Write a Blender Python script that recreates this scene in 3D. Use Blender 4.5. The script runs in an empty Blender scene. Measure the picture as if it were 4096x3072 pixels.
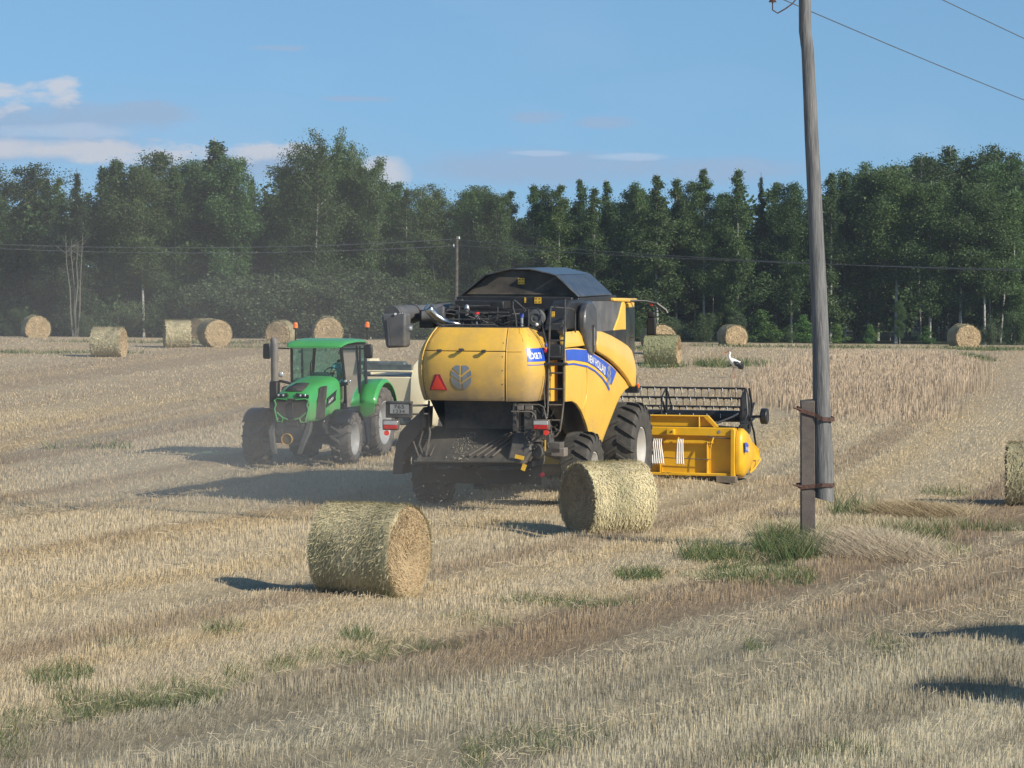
import bpy, bmesh, math, random
import numpy as np
from mathutils import Vector, Matrix, Euler
R_ = math.radians
random.seed(7); np.random.seed(7)
S = bpy.context.scene
COL = S.collection

# ------------------------------------------------------------------ camera
cam_d = bpy.data.cameras.new('camera'); cam = bpy.data.objects.new('camera', cam_d); COL.objects.link(cam)
FPX = 13000.0; CZ = 5.0; PITCH = math.atan(576/FPX)
cam_d.sensor_width = 36; cam_d.lens = FPX/4096*36
cam_d.clip_start = 0.5; cam_d.clip_end = 6000
cam.location = (0, 0, CZ); cam.rotation_euler = (math.pi/2-PITCH, 0, 0)
S.camera = cam

# ------------------------------------------------------------------ light
SUN_EL = R_(30); SUN_AZ = math.atan2(-0.60, 0.80)      # direction towards the sun (x right, y away)
sd = Vector((math.cos(SUN_EL)*math.cos(SUN_AZ), math.cos(SUN_EL)*math.sin(SUN_AZ), math.sin(SUN_EL)))
sun_d = bpy.data.lights.new('sun', 'SUN'); sun_d.energy = 5.0; sun_d.angle = R_(0.5); sun_d.color = (1.0, 0.92, 0.78)
sun = bpy.data.objects.new('sun', sun_d); COL.objects.link(sun)
sun.rotation_euler = sd.to_track_quat('Z', 'Y').to_euler()
sun.location = (30, -30, 40)

W = bpy.data.worlds.new('World'); S.world = W; W.use_nodes = True
def build_world():
    nt = W.node_tree; nt.nodes.clear(); N = nt.nodes.new; L = nt.links.new
    out = N('ShaderNodeOutputWorld'); bg = N('ShaderNodeBackground'); L(bg.outputs[0], out.inputs[0])
    STR = 0.1
    bg.inputs['Strength'].default_value = STR
    tc = N('ShaderNodeTexCoord'); sep = N('ShaderNodeSeparateXYZ'); L(tc.outputs['Generated'], sep.inputs[0])
    def M(op, a, b=None, c=None, clamp=False):
        n = N('ShaderNodeMath'); n.operation = op; n.use_clamp = clamp
        for i, v in enumerate((a, b, c)):
            if v is None: continue
            if isinstance(v, (int, float)): n.inputs[i].default_value = v
            else: L(v, n.inputs[i])
        return n.outputs[0]
    x, y, z = sep.outputs
    # the sky near the horizon is a clear blue here: sample the sky a little above
    zz = M('ADD', M('MULTIPLY', z, 0.9), 0.19)
    cb = N('ShaderNodeCombineXYZ'); L(x, cb.inputs[0]); L(y, cb.inputs[1]); L(zz, cb.inputs[2])
    nm = N('ShaderNodeVectorMath'); nm.operation = 'NORMALIZE'; L(cb.outputs[0], nm.inputs[0])
    sky = N('ShaderNodeTexSky'); sky.sky_type = 'NISHITA'; sky.sun_disc = False
    sky.sun_elevation = SUN_EL; sky.sun_rotation = math.atan2(sd.x, sd.y)
    sky.air_density = 1.0; sky.dust_density = 0.4; sky.ozone_density = 1.6
    L(nm.outputs[0], sky.inputs[0])
    # clouds: soft banks low over the horizon, all round
    A = M('DIVIDE', x, M('MAXIMUM', M('ABSOLUTE', y), 0.02)); E = z
    cc = N('ShaderNodeCombineXYZ'); L(A, cc.inputs[0]); L(M('MULTIPLY', E, 2.6), cc.inputs[1])
    no = N('ShaderNodeTexNoise'); no.inputs['Scale'].default_value = 58; no.inputs['Detail'].default_value = 7; no.inputs['Roughness'].default_value = 0.62
    L(cc.outputs[0], no.inputs['Vector'])
    nz = M('SUBTRACT', no.outputs['Fac'], 0.5)
    no2 = N('ShaderNodeTexNoise'); no2.inputs['Scale'].default_value = 9; no2.inputs['Detail'].default_value = 5
    L(cc.outputs[0], no2.inputs['Vector'])
    def blob(px, py, rx, ry, k=2.2):
        a = (px-2048)/FPX; e = (960-py)/FPX
        dx = M('DIVIDE', M('SUBTRACT', A, a), rx/FPX); dy = M('DIVIDE', M('SUBTRACT', E, e), ry/FPX)
        d = M('ADD', M('ADD', M('MULTIPLY', dx, dx), M('MULTIPLY', dy, dy)), M('MULTIPLY', nz, k))
        return M('SUBTRACT', 1.25, d, clamp=True)
    def mx(l):
        r = l[0]
        for q in l[1:]: r = M('MAXIMUM', r, q)
        return r
    grey = mx([blob(200, 490, 460, 85, 3), blob(600, 450, 230, 45, 4), blob(60, 590, 620, 70), blob(2160, 470, 110, 28, 3), blob(2420, 492, 150, 26, 3),
               blob(1440, 400, 170, 14, 4), blob(1110, 200, 110, 14, 4), blob(2150, 670, 560, 75), blob(2900, 680, 320, 55), blob(1100, 660, 260, 70)])
    white = mx([blob(90, 395, 210, 62, 6.5), blob(245, 370, 80, 55, 6), blob(-200, 420, 260, 80, 5), blob(560, 612, 330, 50, 6), blob(1080, 615, 180, 46, 6),
                blob(1530, 690, 120, 70), blob(120, 600, 400, 40)])
    soft = mx([blob(2160, 614, 130, 12, 3), blob(2500, 628, 150, 16, 3), blob(250, 530, 300, 30, 4)])
    low = M('MULTIPLY', M('MULTIPLY', M('SUBTRACT', no2.outputs['Fac'], 0.5, clamp=True), 1.6), M('SUBTRACT', 1.0, M('MULTIPLY', E, 3.0), clamp=True))
    def mix(fac, a, b):
        n = N('ShaderNodeMix'); n.data_type = 'RGBA'; L(fac, n.inputs[0])
        if isinstance(a, tuple): n.inputs[6].default_value = a
        else: L(a, n.inputs[6])
        n.inputs[7].default_value = b
        return n.outputs[2]
    s = lambda r, g, b: (r/STR, g/STR, b/STR, 1)
    tint = N('ShaderNodeMix'); tint.data_type = 'RGBA'; tint.blend_type = 'MULTIPLY'; tint.inputs[0].default_value = 1
    L(sky.outputs[0], tint.inputs[6]); tint.inputs[7].default_value = (.86, 1.11, 1.19, 1)
    c = mix(M('MULTIPLY', low, 0.5), tint.outputs[2], s(0.42, 0.52, 0.68))
    c = mix(M('MULTIPLY', grey, 0.85), c, s(0.265, 0.385, 0.56))
    c = mix(M('MULTIPLY', soft, 0.35), c, s(0.50, 0.58, 0.70))
    c = mix(M('MULTIPLY', white, 0.85), c, s(0.52, 0.54, 0.60))
    L(c, bg.inputs['Color'])
build_world()
S.view_settings.view_transform = 'Standard'; S.view_settings.look = 'None'
S.view_settings.exposure = 0.26; S.view_settings.gamma = 1.0
try: S.view_settings.use_curve_mapping = False
except Exception: pass
S.render.engine = 'CYCLES'
S.cycles.max_bounces = 6; S.cycles.transparent_max_bounces = 8; S.cycles.volume_bounces = 0
S.cycles.volume_step_rate = 4; S.cycles.volume_max_steps = 64

# ------------------------------------------------------------------ helpers
def clampf(v, a, b): return max(a, min(b, v))
def tag(o, label=None, cat=None, group=None, kind=None):
    if label: o['label'] = label
    if cat: o['category'] = cat
    if group: o['group'] = group
    if kind: o['kind'] = kind
    return o
def empty(name, loc, rz=0, **k):
    o = bpy.data.objects.new(name, None); COL.objects.link(o); o.location = loc; o.rotation_euler = (0, 0, rz); o.empty_display_size = .2
    return tag(o, **k)

class MB:
    def __init__(s): s.v = []; s.f = []; s.sm = []
    def add(s, vs, fs, M=None, smooth=False):
        b = len(s.v)
        for p in vs:
            p = Vector(p)
            s.v.append(tuple(M @ p) if M is not None else tuple(p))
        for f in fs: s.f.append(tuple(b+i for i in f)); s.sm.append(smooth)
        return s
    def box(s, c, d, M=None, rot=None):
        x, y, z = d[0]/2, d[1]/2, d[2]/2
        T = Matrix.Translation(c)
        if rot: T = T @ Euler(rot).to_matrix().to_4x4()
        if M is not None: T = M @ T
        s.add([(-x,-y,-z),(x,-y,-z),(x,y,-z),(-x,y,-z),(-x,-y,z),(x,-y,z),(x,y,z),(-x,y,z)],
              [(0,3,2,1),(4,5,6,7),(0,1,5,4),(1,2,6,5),(2,3,7,6),(3,0,4,7)], T)
        return s
    def tube(s, pts, r, n=8, cap=True):
        pts = [Vector(p) for p in pts]; rr = r if isinstance(r, (list, tuple)) else [r]*len(pts)
        rings = []; up = None
        for i, p in enumerate(pts):
            d = (pts[min(i+1, len(pts)-1)]-pts[max(i-1, 0)])
            d = d.normalized() if d.length > 1e-9 else Vector((0, 0, 1))
            if up is None: up = Vector((0, 0, 1)) if abs(d.z) < .9 else Vector((1, 0, 0))
            a = d.cross(up)
            if a.length < 1e-4: a = d.cross(Vector((1, 0.3, 0)))
            a.normalize(); b = a.cross(d).normalized(); up = b
            rings.append([tuple(p + a*rr[i]*math.cos(2*math.pi*k/n) + b*rr[i]*math.sin(2*math.pi*k/n)) for k in range(n)])
        return s.loft(rings, True, cap, True)
    def loft(s, rings, closed=True, cap=True, smooth=True):
        n = len(rings[0]); vs = [p for r in rings for p in r]; fs = []
        for i in range(len(rings)-1):
            for k in range(n if closed else n-1):
                k2 = (k+1) % n
                fs.append((i*n+k, i*n+k2, (i+1)*n+k2, (i+1)*n+k))
        s.add(vs, fs, smooth=smooth)
        if cap and closed:
            s.add(rings[0], [tuple(range(n))[::-1]]); s.add(rings[-1], [tuple(range(n))])
        return s
    def cyl(s, a, b, r, r2=None, n=20): return s.tube([a, b], [r, r if r2 is None else r2], n)
    def prism(s, poly, axis, a, b):
        def P(p, t): return {'x': (t, p[0], p[1]), 'y': (p[0], t, p[1]), 'z': (p[0], p[1], t)}[axis]
        n = len(poly)
        s.add([P(p, a) for p in poly]+[P(p, b) for p in poly],
              [tuple(range(n)), tuple(range(2*n-1, n-1, -1))]+[(i, i+n, (i+1) % n+n, (i+1) % n) for i in range(n)])
        return s
    def lathe(s, prof, M, n=32, smooth=True):     # prof (r, x) about local X
        rings = [[tuple(M @ Vector((x, r*math.cos(2*math.pi*k/n), r*math.sin(2*math.pi*k/n)))) for k in range(n)] for r, x in prof]
        return s.loft(rings, True, False, smooth)
    def ball(s, c, r, n=14, m=8):
        rx, ry, rz = r if isinstance(r, (tuple, list)) else (r, r, r)
        rings = [[(c[0]+rx*math.sin(math.pi*j/m)*math.cos(2*math.pi*k/n)+0, c[1]+ry*math.sin(math.pi*j/m)*math.sin(2*math.pi*k/n), c[2]+rz*math.cos(math.pi*j/m)) for k in range(n)] for j in range(m+1)]
        return s.loft(rings, True, False, True)
    def build(s, name, mat, parent=None, bevel=0, seg=2, smooth=None, solid=0, loc=None, rot=None):
        me = bpy.data.meshes.new(name); me.from_pydata(s.v, [], s.f); me.update()
        bm = bmesh.new(); bm.from_mesh(me); bmesh.ops.remove_doubles(bm, verts=bm.verts, dist=1e-5)
        bmesh.ops.recalc_face_normals(bm, faces=bm.faces); bm.to_mesh(me); bm.free()
        if smooth is None: smooth = any(s.sm) or bevel > 0
        if smooth:
            for p in me.polygons: p.use_smooth = True
            me.set_sharp_from_angle(angle=R_(38))
        me.materials.append(mat)
        o = bpy.data.objects.new(name, me); COL.objects.link(o)
        if parent: o.parent = parent
        if loc: o.location = loc
        if rot: o.rotation_euler = rot
        if solid:
            m = o.modifiers.new('s', 'SOLIDIFY'); m.thickness = solid; m.offset = -1
        if bevel:
            m = o.modifiers.new('b', 'BEVEL'); m.width = bevel; m.segments = seg; m.limit_method = 'ANGLE'; m.angle_limit = R_(35); m.harden_normals = False
        return o

def npmesh(name, V, Q, mat, col=None, parent=None, smooth=False):
    me = bpy.data.meshes.new(name); V = np.asarray(V, np.float32); Q = np.asarray(Q, np.int32)
    k = Q.shape[1]
    me.vertices.add(len(V)); me.vertices.foreach_set('co', V.ravel())
    me.loops.add(Q.size); me.loops.foreach_set('vertex_index', Q.ravel())
    me.polygons.add(len(Q)); me.polygons.foreach_set('loop_start', np.arange(0, Q.size, k, dtype=np.int32))
    try: me.polygons.foreach_set('loop_total', np.full(len(Q), k, np.int32))
    except Exception: pass
    if smooth: me.polygons.foreach_set('use_smooth', np.ones(len(Q), bool))
    me.update(calc_edges=True); me.validate()
    if col is not None:
        a = me.color_attributes.new('Col', 'FLOAT_COLOR', 'POINT')
        c = np.ones((len(V), 4), np.float32); c[:, :3] = col; a.data.foreach_set('color', c.ravel())
    me.materials.append(mat)
    o = bpy.data.objects.new(name, me); COL.objects.link(o)
    if parent: o.parent = parent
    return o

# ---- numpy value noise
_tab = np.random.RandomState(3).rand(256, 256)
def vn(x, y):
    xi = np.floor(x).astype(int); yi = np.floor(y).astype(int); fx = x-xi; fy = y-yi
    fx = fx*fx*(3-2*fx); fy = fy*fy*(3-2*fy); g = lambda a, b: _tab[a % 256, b % 256]
    return (g(xi, yi)*(1-fx)+g(xi+1, yi)*fx)*(1-fy)+(g(xi, yi+1)*(1-fx)+g(xi+1, yi+1)*fx)*fy
def fbm(x, y, o=4):
    r = 0; a = .5; t = 0
    for i in range(o): r = r+a*vn(x+17.3*i, y-9.1*i); t += a; a *= .5; x = x*2.03; y = y*2.03
    return r/t

# ---- terrain
_HD = [0, 20, 29, 42, 52, 58, 65, 76, 90, 100, 120, 135, 148, 157, 172, 200, 260, 900]
_HH = [4.6, 4.55, 4.55, 4.64, 4.92, 5.03, 5.08, 5.03, 5.0, 4.95, 4.86, 4.78, 4.72, 4.86, 5.35, 5.7, 6, 6]
_dd = np.linspace(0, 900, 1801); _hh = np.interp(_dd, _HD, _HH); _k = np.exp(-np.linspace(-2, 2, 17)**2); _k /= _k.sum()
_hh = np.convolve(np.pad(_hh, 8, 'edge'), _k, 'valid')
def ground_np(x, y):
    H = np.interp(y, _dd, _hh)
    t = np.clip((y-85)/50, 0, 1)*np.clip((230-y)/60, 0, 1)
    z = CZ-H-0.0088*np.clip(x, -30, 30)*t
    z = z+(fbm(x*.22, y*.22, 2)-.5)*.10*np.clip((90-y)/40, .3, 1)
    z = z + wheel_rut(x, y)
    c = row_c(x, y); z = z+(.16*(n1(c, .36)-.5)+.07*(n1(c, 1.0, 7)-.5))*np.clip((150-y)/60, 0, 1)   # low ridges along the swaths
    return z
_gy = np.linspace(0, 900, 3601); _gt = np.interp(_gy, [0, 25, 33, 40, 47, 55, 65, 75, 100, 150], [.72, .68, .59, .46, .38, .32, .27, .24, .20, .18]); _G = np.cumsum(_gt)*.25
def row_c(x, y):     # coordinate across the swaths, which bend gently round to the left with distance
    return (x-np.interp(y, _gy, _G))*.92 + (fbm(x*.05+5, y*.04, 2)-.5)*1.1
def n1(c, k, s=0):   # one-dimensional noise
    return vn(c*k+s, c*0+3.7)
TRACKS = []
def wheel_rut(x, y):
    z = 0
    for t, w, a, y0, y1 in TRACKS: z = z-a*np.exp(-((row_c(x, y)-t)/w)**2)*((y > y0)*(y < y1))
    return z
def gz(x, y): return float(ground_np(np.array([float(x)]), np.array([float(y)]))[0])
def ray(px, py):
    X = (px-2048)/FPX; Y = -(py-1536)/FPX; c, s = math.cos(PITCH), math.sin(PITCH)
    return X, c+Y*s, -s+Y*c
def gp(px, py):      # the ground point seen at a pixel of the photograph
    d = ray(px, py); lo, t = 20.0, 20.0
    while t < 400:
        if CZ+d[2]*t < gz(d[0]*t, d[1]*t): break
        t += .4
    return d[0]*t, d[1]*t

def _tracks():
    for px, py, w, a, y0, y1, off in ((380, 2864, .38, .05, 0, 60, 0), (380, 2864, .38, .05, 0, 60, 1.95), (1500, 2985, .30, .04, 0, 60, 0), (1500, 2985, .30, .04, 0, 60, 1.8), (600, 2420, .35, .05, 38, 75, 0),
                                      (100, 2030, .40, .05, 50, 110, 0), (1000, 1915, .35, .05, 50, 110, 0), (300, 1760, .5, .05, 60, 125, 0), (3500, 2330, .35, .05, 0, 60, 0), (3900, 2420, .35, .05, 0, 60, 0)):
        X, Y = gp(px, py); c = float(row_c(np.array([X]), np.array([Y]))[0]); TRACKS.append((c+off, w, a, y0, y1))
_tracks()

# ------------------------------------------------------------------ materials
MATS = {}
def mat(name, col, rough=.6, metal=0, var=.12, scale=6, col2=None, bump=0, bscale=40, dust=None, coat=0, emit=None, trans=0, spec=None, stretch=None):
    m = bpy.data.materials.new(name); m.use_nodes = True; nt = m.node_tree; N = nt.nodes.new; L = nt.links.new
    b = nt.nodes['Principled BSDF']; b.inputs['Roughness'].default_value = rough; b.inputs['Metallic'].default_value = metal
    if spec is not None: b.inputs['Specular IOR Level'].default_value = spec
    if coat: b.inputs['Coat Weight'].default_value = coat; b.inputs['Coat Roughness'].default_value = .15
    if trans: b.inputs['Transmission Weight'].default_value = trans
    tc = N('ShaderNodeTexCoord'); mp = N('ShaderNodeMapping'); L(tc.outputs['Object'], mp.inputs[0])
    if stretch: mp.inputs['Scale'].default_value = stretch
    no = N('ShaderNodeTexNoise'); no.inputs['Scale'].default_value = scale; no.inputs['Detail'].default_value = 6; no.inputs['Roughness'].default_value = .6
    L(mp.outputs[0], no.inputs['Vector'])
    c2 = col2 or tuple(max(0, c*(1-var*2.2)) for c in col)
    c1 = col if col2 else tuple(min(1, c*(1+var*.7)) for c in col)
    r = N('ShaderNodeValToRGB'); r.color_ramp.elements[0].position = .32; r.color_ramp.elements[1].position = .68
    r.color_ramp.elements[0].color = (*c2, 1); r.color_ramp.elements[1].color = (*c1, 1)
    L(no.outputs['Fac'], r.inputs[0]); out = r.outputs[0]
    if dust:                                            # dust settled low on the thing, and in blotches
        dcol, z0, z1, base = dust
        sp = N('ShaderNodeSeparateXYZ'); L(tc.outputs['Object'], sp.inputs[0])
        mr = N('ShaderNodeMapRange'); mr.inputs[1].default_value = z0; mr.inputs[2].default_value = z1; mr.inputs[3].default_value = 1; mr.inputs[4].default_value = 0
        L(sp.outputs[2], mr.inputs[0])
        n2 = N('ShaderNodeTexNoise'); n2.inputs['Scale'].default_value = 2.2; n2.inputs['Detail'].default_value = 8; n2.inputs['Roughness'].default_value = .65; L(tc.outputs['Object'], n2.inputs['Vector'])
        a = N('ShaderNodeMath'); a.operation = 'MULTIPLY_ADD'; L(n2.outputs['Fac'], a.inputs[0]); a.inputs[1].default_value = 1.5; a.inputs[2].default_value = -.75
        c = N('ShaderNodeMath'); c.operation = 'ADD'; L(mr.outputs[0], c.inputs[0]); L(a.outputs[0], c.inputs[1])
        d = N('ShaderNodeMath'); d.operation = 'MULTIPLY_ADD'; d.use_clamp = True; L(c.outputs[0], d.inputs[0]); d.inputs[1].default_value = .8; d.inputs[2].default_value = base
        mx = N('ShaderNodeMix'); mx.data_type = 'RGBA'; L(d.outputs[0], mx.inputs[0]); L(out, mx.inputs[6]); mx.inputs[7].default_value = (*dcol, 1)
        out = mx.outputs[2]
        rr = N('ShaderNodeMix'); L(d.outputs[0], rr.inputs[0]); rr.inputs[2].default_value = rough; rr.inputs[3].default_value = .85
        L(rr.outputs[0], b.inputs['Roughness'])
    L(out, b.inputs['Base Color'])
    if bump:
        nb = N('ShaderNodeTexNoise'); nb.inputs['Scale'].default_value = bscale; nb.inputs['Detail'].default_value = 5; L(mp.outputs[0], nb.inputs['Vector'])
        bp = N('ShaderNodeBump'); bp.inputs['Strength'].default_value = bump; bp.inputs['Distance'].default_value = .02; L(nb.outputs['Fac'], bp.inputs['Height']); L(bp.outputs[0], b.inputs['Normal'])
    if emit:
        b.inputs['Emission Color'].default_value = (*emit[0], 1); b.inputs['Emission Strength'].default_value = emit[1]
    MATS[name] = m; return m
def glassmat(name, tint, alpha_mix=.5, rough=.03):
    m = bpy.data.materials.new(name); m.use_nodes = True; nt = m.node_tree; nt.nodes.clear(); N = nt.nodes.new; L = nt.links.new
    o = N('ShaderNodeOutputMaterial'); mx = N('ShaderNodeMixShader'); t = N('ShaderNodeBsdfTransparent'); g = N('ShaderNodeBsdfGlossy')
    t.inputs[0].default_value = (*tint, 1); g.inputs[0].default_value = (.9, .95, 1, 1); g.inputs['Roughness'].default_value = rough
    n = N('ShaderNodeTexNoise'); n.inputs['Scale'].default_value = 3; tc = N('ShaderNodeTexCoord'); L(tc.outputs['Object'], n.inputs['Vector'])
    f = N('ShaderNodeFresnel'); f.inputs[0].default_value = 1.3
    a = N('ShaderNodeMath'); a.operation = 'MULTIPLY_ADD'; L(n.outputs['Fac'], a.inputs[0]); a.inputs[1].default_value = .05; L(f.outputs[0], a.inputs[2])
    L(a.outputs[0], mx.inputs[0]); L(t.outputs[0], mx.inputs[1]); L(g.outputs[0], mx.inputs[2]); L(mx.outputs[0], o.inputs[0])
    MATS[name] = m; return m
def colmat(name, rough=.85, transl=.0, jitter=.25, tint=(1, 1, 1)):
    """vertex colour (the straw's own colour) with a random shade per blade"""
    m = bpy.data.materials.new(name); m.use_nodes = True; nt = m.node_tree; N = nt.nodes.new; L = nt.links.new
    b = nt.nodes['Principled BSDF']; b.inputs['Roughness'].default_value = rough; b.inputs['Specular IOR Level'].default_value = .25
    at = N('ShaderNodeAttribute'); at.attribute_name = 'Col'
    ge = N('ShaderNodeNewGeometry'); mr = N('ShaderNodeMapRange'); mr.inputs[3].default_value = 1-jitter; mr.inputs[4].default_value = 1+jitter
    L(ge.outputs['Random Per Island'], mr.inputs[0])
    v = N('ShaderNodeVectorMath'); v.operation = 'SCALE'; L(at.outputs['Color'], v.inputs[0]); L(mr.outputs[0], v.inputs['Scale'])
    L(v.outputs[0], b.inputs['Base Color'])
    if transl:
        o = nt.nodes['Material Output']; ms = N('ShaderNodeMixShader'); ms.inputs[0].default_value = transl; tr = N('ShaderNodeBsdfTranslucent')
        L(v.outputs[0], tr.inputs[0]); L(b.outputs[0], ms.inputs[1]); L(tr.outputs[0], ms.inputs[2]); L(ms.outputs[0], o.inputs[0])
    MATS[name] = m; return m
def leafmat(name, c1, c2, c3):
    m = bpy.data.materials.new(name); m.use_nodes = True; nt = m.node_tree; N = nt.nodes.new; L = nt.links.new
    b = nt.nodes['Principled BSDF']; b.inputs['Roughness'].default_value = .55; b.inputs['Specular IOR Level'].default_value = .3
    ge = N('ShaderNodeNewGeometry'); oi = N('ShaderNodeObjectInfo')
    r = N('ShaderNodeValToRGB'); e = r.color_ramp.elements; e[0].color = (*c1, 1); e[1].color = (*c2, 1); e[1].position = .7; q = e.new(1.0); q.color = (*c3, 1)
    L(ge.outputs['Random Per Island'], r.inputs[0])
    hs = N('ShaderNodeHueSaturation'); L(r.outputs[0], hs.inputs['Color'])
    h = N('ShaderNodeMapRange'); h.inputs[3].default_value = .485; h.inputs[4].default_value = .52; L(oi.outputs['Random'], h.inputs[0]); L(h.outputs[0], hs.inputs['Hue'])
    v = N('ShaderNodeMapRange'); v.inputs[3].default_value = .7; v.inputs[4].default_value = 1.25
    wn = N('ShaderNodeTexWhiteNoise'); wn.noise_dimensions = '1D'; L(oi.outputs['Random'], wn.inputs['W']); L(wn.outputs['Value'], v.inputs[0]); L(v.outputs[0], hs.inputs['Value'])
    o = nt.nodes['Material Output']; ms = N('ShaderNodeMixShader'); ms.inputs[0].default_value = .3; tr = N('ShaderNodeBsdfTranslucent')
    L(hs.outputs[0], b.inputs['Base Color']); L(hs.outputs[0], tr.inputs[0]); L(b.outputs[0], ms.inputs[1]); L(tr.outputs[0], ms.inputs[2]); L(ms.outputs[0], o.inputs[0])
    MATS[name] = m; return m

DUST = (.27, .215, .155)
YEL = mat('harvester_yellow', (.77, .455, .06), .38, var=.05, scale=1.5, coat=.25, dust=((.235, .18, .125), 2.05, 2.85, .12))
YEL2 = mat('side_yellow', (.79, .475, .07), .36, var=.05, scale=1.5, coat=.3, dust=(DUST, .8, 2.2, -.32))
YEL3 = mat('header_yellow', (.72, .40, .012), .42, var=.08, scale=3, coat=.15, dust=(DUST, -.4, .5, -.3))
BLACK = mat('black_plastic', (.022, .022, .022), .5, var=.2, scale=5, dust=(DUST, 1.5, 5, -.45))
DARK = mat('dark_steel', (.03, .03, .032), .45, var=.3, scale=9, dust=(DUST, .5, 2.6, -.25))
TANK = mat('tank_cover', (.045, .05, .06), .36, var=.2, scale=4, dust=(DUST, 3.0, 5.4, -.5), coat=.3)
TANKR = mat('tank_end_sheet', (.085, .072, .058), .75, var=.3, scale=3, dust=(DUST, 3.6, 4.4, -.25))
GREYD = mat('dusty_grey_steel', (.08, .076, .07), .6, var=.3, scale=5, dust=(DUST, .6, 2.6, -.4))
CHUTE = mat('chute_steel', (.040, .038, .035), .65, var=.35, scale=3, col2=(.085, .075, .06), stretch=(3, 1, .5))
GREYP = mat('grey_plastic', (.11, .11, .112), .55, var=.15, scale=3, dust=(DUST, 2, 5, -.4))
RAIL = mat('rail_steel', (.06, .058, .055), .5, var=.2, scale=10, dust=(DUST, 1, 4, -.2))
SILVER = mat('polished_steel', (.55, .53, .5), .22, 1, var=.1, scale=6)
ALU = mat('pale_aluminium', (.5, .5, .5), .35, .7, var=.1, scale=10)
RIM = mat('rim_white', (.62, .62, .60), .45, var=.08, scale=5, dust=(DUST, .1, .9, -.35))
RIMG = mat('rim_grey', (.33, .33, .33), .5, var=.1, scale=5)
TYRE = mat('tyre_rubber', (.032, .031, .030), .75, var=.3, scale=7, col2=(.075, .065, .052), bump=.3)
TYRE2 = mat('dusty_tyre', (.05, .05, .05), .8, var=.3, scale=6, col2=(.14, .12, .10), bump=.3)
BLUE = mat('stripe_blue', (.025, .09, .52), .35, var=.05, scale=2, coat=.3)
WHITE = mat('white_print', (.75, .75, .74), .45, var=.05)
PINS = mat('yellow_print', (.85, .48, .05), .45, var=.05)
LOGO = mat('logo_grey', (.30, .33, .37), .35, .5, var=.1)
RED = mat('red_lens', (.55, .02, .015), .25, var=.15, scale=20, coat=.5)
REDF = mat('red_reflector', (.85, .06, .03), .4, var=.08, emit=None)
REDD = mat('dark_red', (.30, .02, .04), .5, var=.1)
ORANGE = mat('orange_lens', (.8, .16, .02), .25, var=.15, scale=20, coat=.5, emit=((1, .15, .02), .25))
LAMPG = mat('lamp_glass', (.6, .62, .65), .12, .5, var=.1, coat=.5)
WARN = mat('warning_yellow', (.85, .55, .04), .5, var=.3, scale=60, col2=(.7, .35, .03))
BLK2 = mat('plain_black', (.016, .016, .018), .42, var=.25, scale=6)
GRILLE = mat('dusty_grille', (.05, .042, .036), .7, var=.3, scale=4)
DARKT = mat('tractor_underside', (.03, .03, .03), .6, var=.3)
DARKH = mat('header_steel', (.02, .021, .024), .4, var=.3, scale=8)
BLUEC = mat('blue_cap', (.05, .09, .4), .4, var=.1)
GREEN = mat('tractor_green', (.05, .32, .075), .36, var=.06, scale=2, coat=.3, dust=(DUST, .3, 1.9, -.18))
BALERC = mat('baler_cream', (.70, .62, .42), .45, var=.05, scale=2, coat=.2, dust=(DUST, .0, 1.6, -.35))
BALERG = mat('baler_grey', (.10, .12, .12), .5, var=.2)
GLASS = glassmat('cab_glass', (.52, .74, .72))
WOODP = mat('weathered_pole', (.215, .21, .205), .85, var=.25, scale=5, col2=(.075, .075, .078), bump=.9, bscale=14, stretch=(6, 6, .35))
CONC = mat('old_post', (.13, .105, .09), .85, var=.3, scale=5, col2=(.075, .06, .055), bump=.5, bscale=60)
RUST = mat('rusty_iron', (.10, .045, .03), .75, var=.35, scale=20)
PORC = mat('brown_porcelain', (.09, .035, .02), .2, var=.15, coat=.6)
WIRE = mat('wire', (.10, .11, .12), .5, .3, var=.1)
SKIN = mat('skin', (.42, .23, .15), .55, var=.08)
SHIRT = mat('blue_shirt', (.08, .2, .28), .8, var=.3, scale=14, col2=(.25, .6, .75))
SHORTS = mat('shorts', (.10, .17, .22), .8, var=.1)
HAIR = mat('dark_hair', (.025, .018, .013), .7, var=.2)
FEATW = mat('white_feathers', (.78, .77, .74), .8, var=.06)
FEATB = mat('black_feathers', (.015, .015, .018), .5, var=.1)
BEAK = mat('red_beak', (.45, .06, .02), .5, var=.1)
BARK = mat('birch_bark', (.50, .48, .44), .8, var=.2, scale=9, col2=(.16, .14, .12), stretch=(1, 1, .4))
BARKD = mat('brown_bark', (.12, .09, .07), .9, var=.3, scale=12)
POLED = mat('dark_pole_wood', (.10, .085, .07), .9, var=.3, scale=9)
DEADW = mat('dead_wood', (.17, .155, .135), .9, var=.2, scale=9)
STRAW = colmat('straw', transl=.12, jitter=.13)
SOIL = colmat('stubble_ground', jitter=0)
GRASS = colmat('green_grass', rough=.6, transl=.3, jitter=.3)
LF_B = leafmat('birch_leaves', (.055, .10, .033), (.085, .138, .043), (.115, .165, .055))
LF_D = leafmat('dark_leaves', (.042, .078, .029), (.066, .108, .038), (.09, .13, .048))
LF_S = leafmat('spruce_needles', (.022, .045, .02), (.038, .066, .028), (.06, .09, .04))
LF_L = leafmat('bright_leaves', (.06, .12, .03), (.10, .18, .045), (.16, .24, .07))
LF_G = leafmat('willow_leaves', (.07, .105, .05), (.11, .15, .07), (.16, .20, .095))
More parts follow.
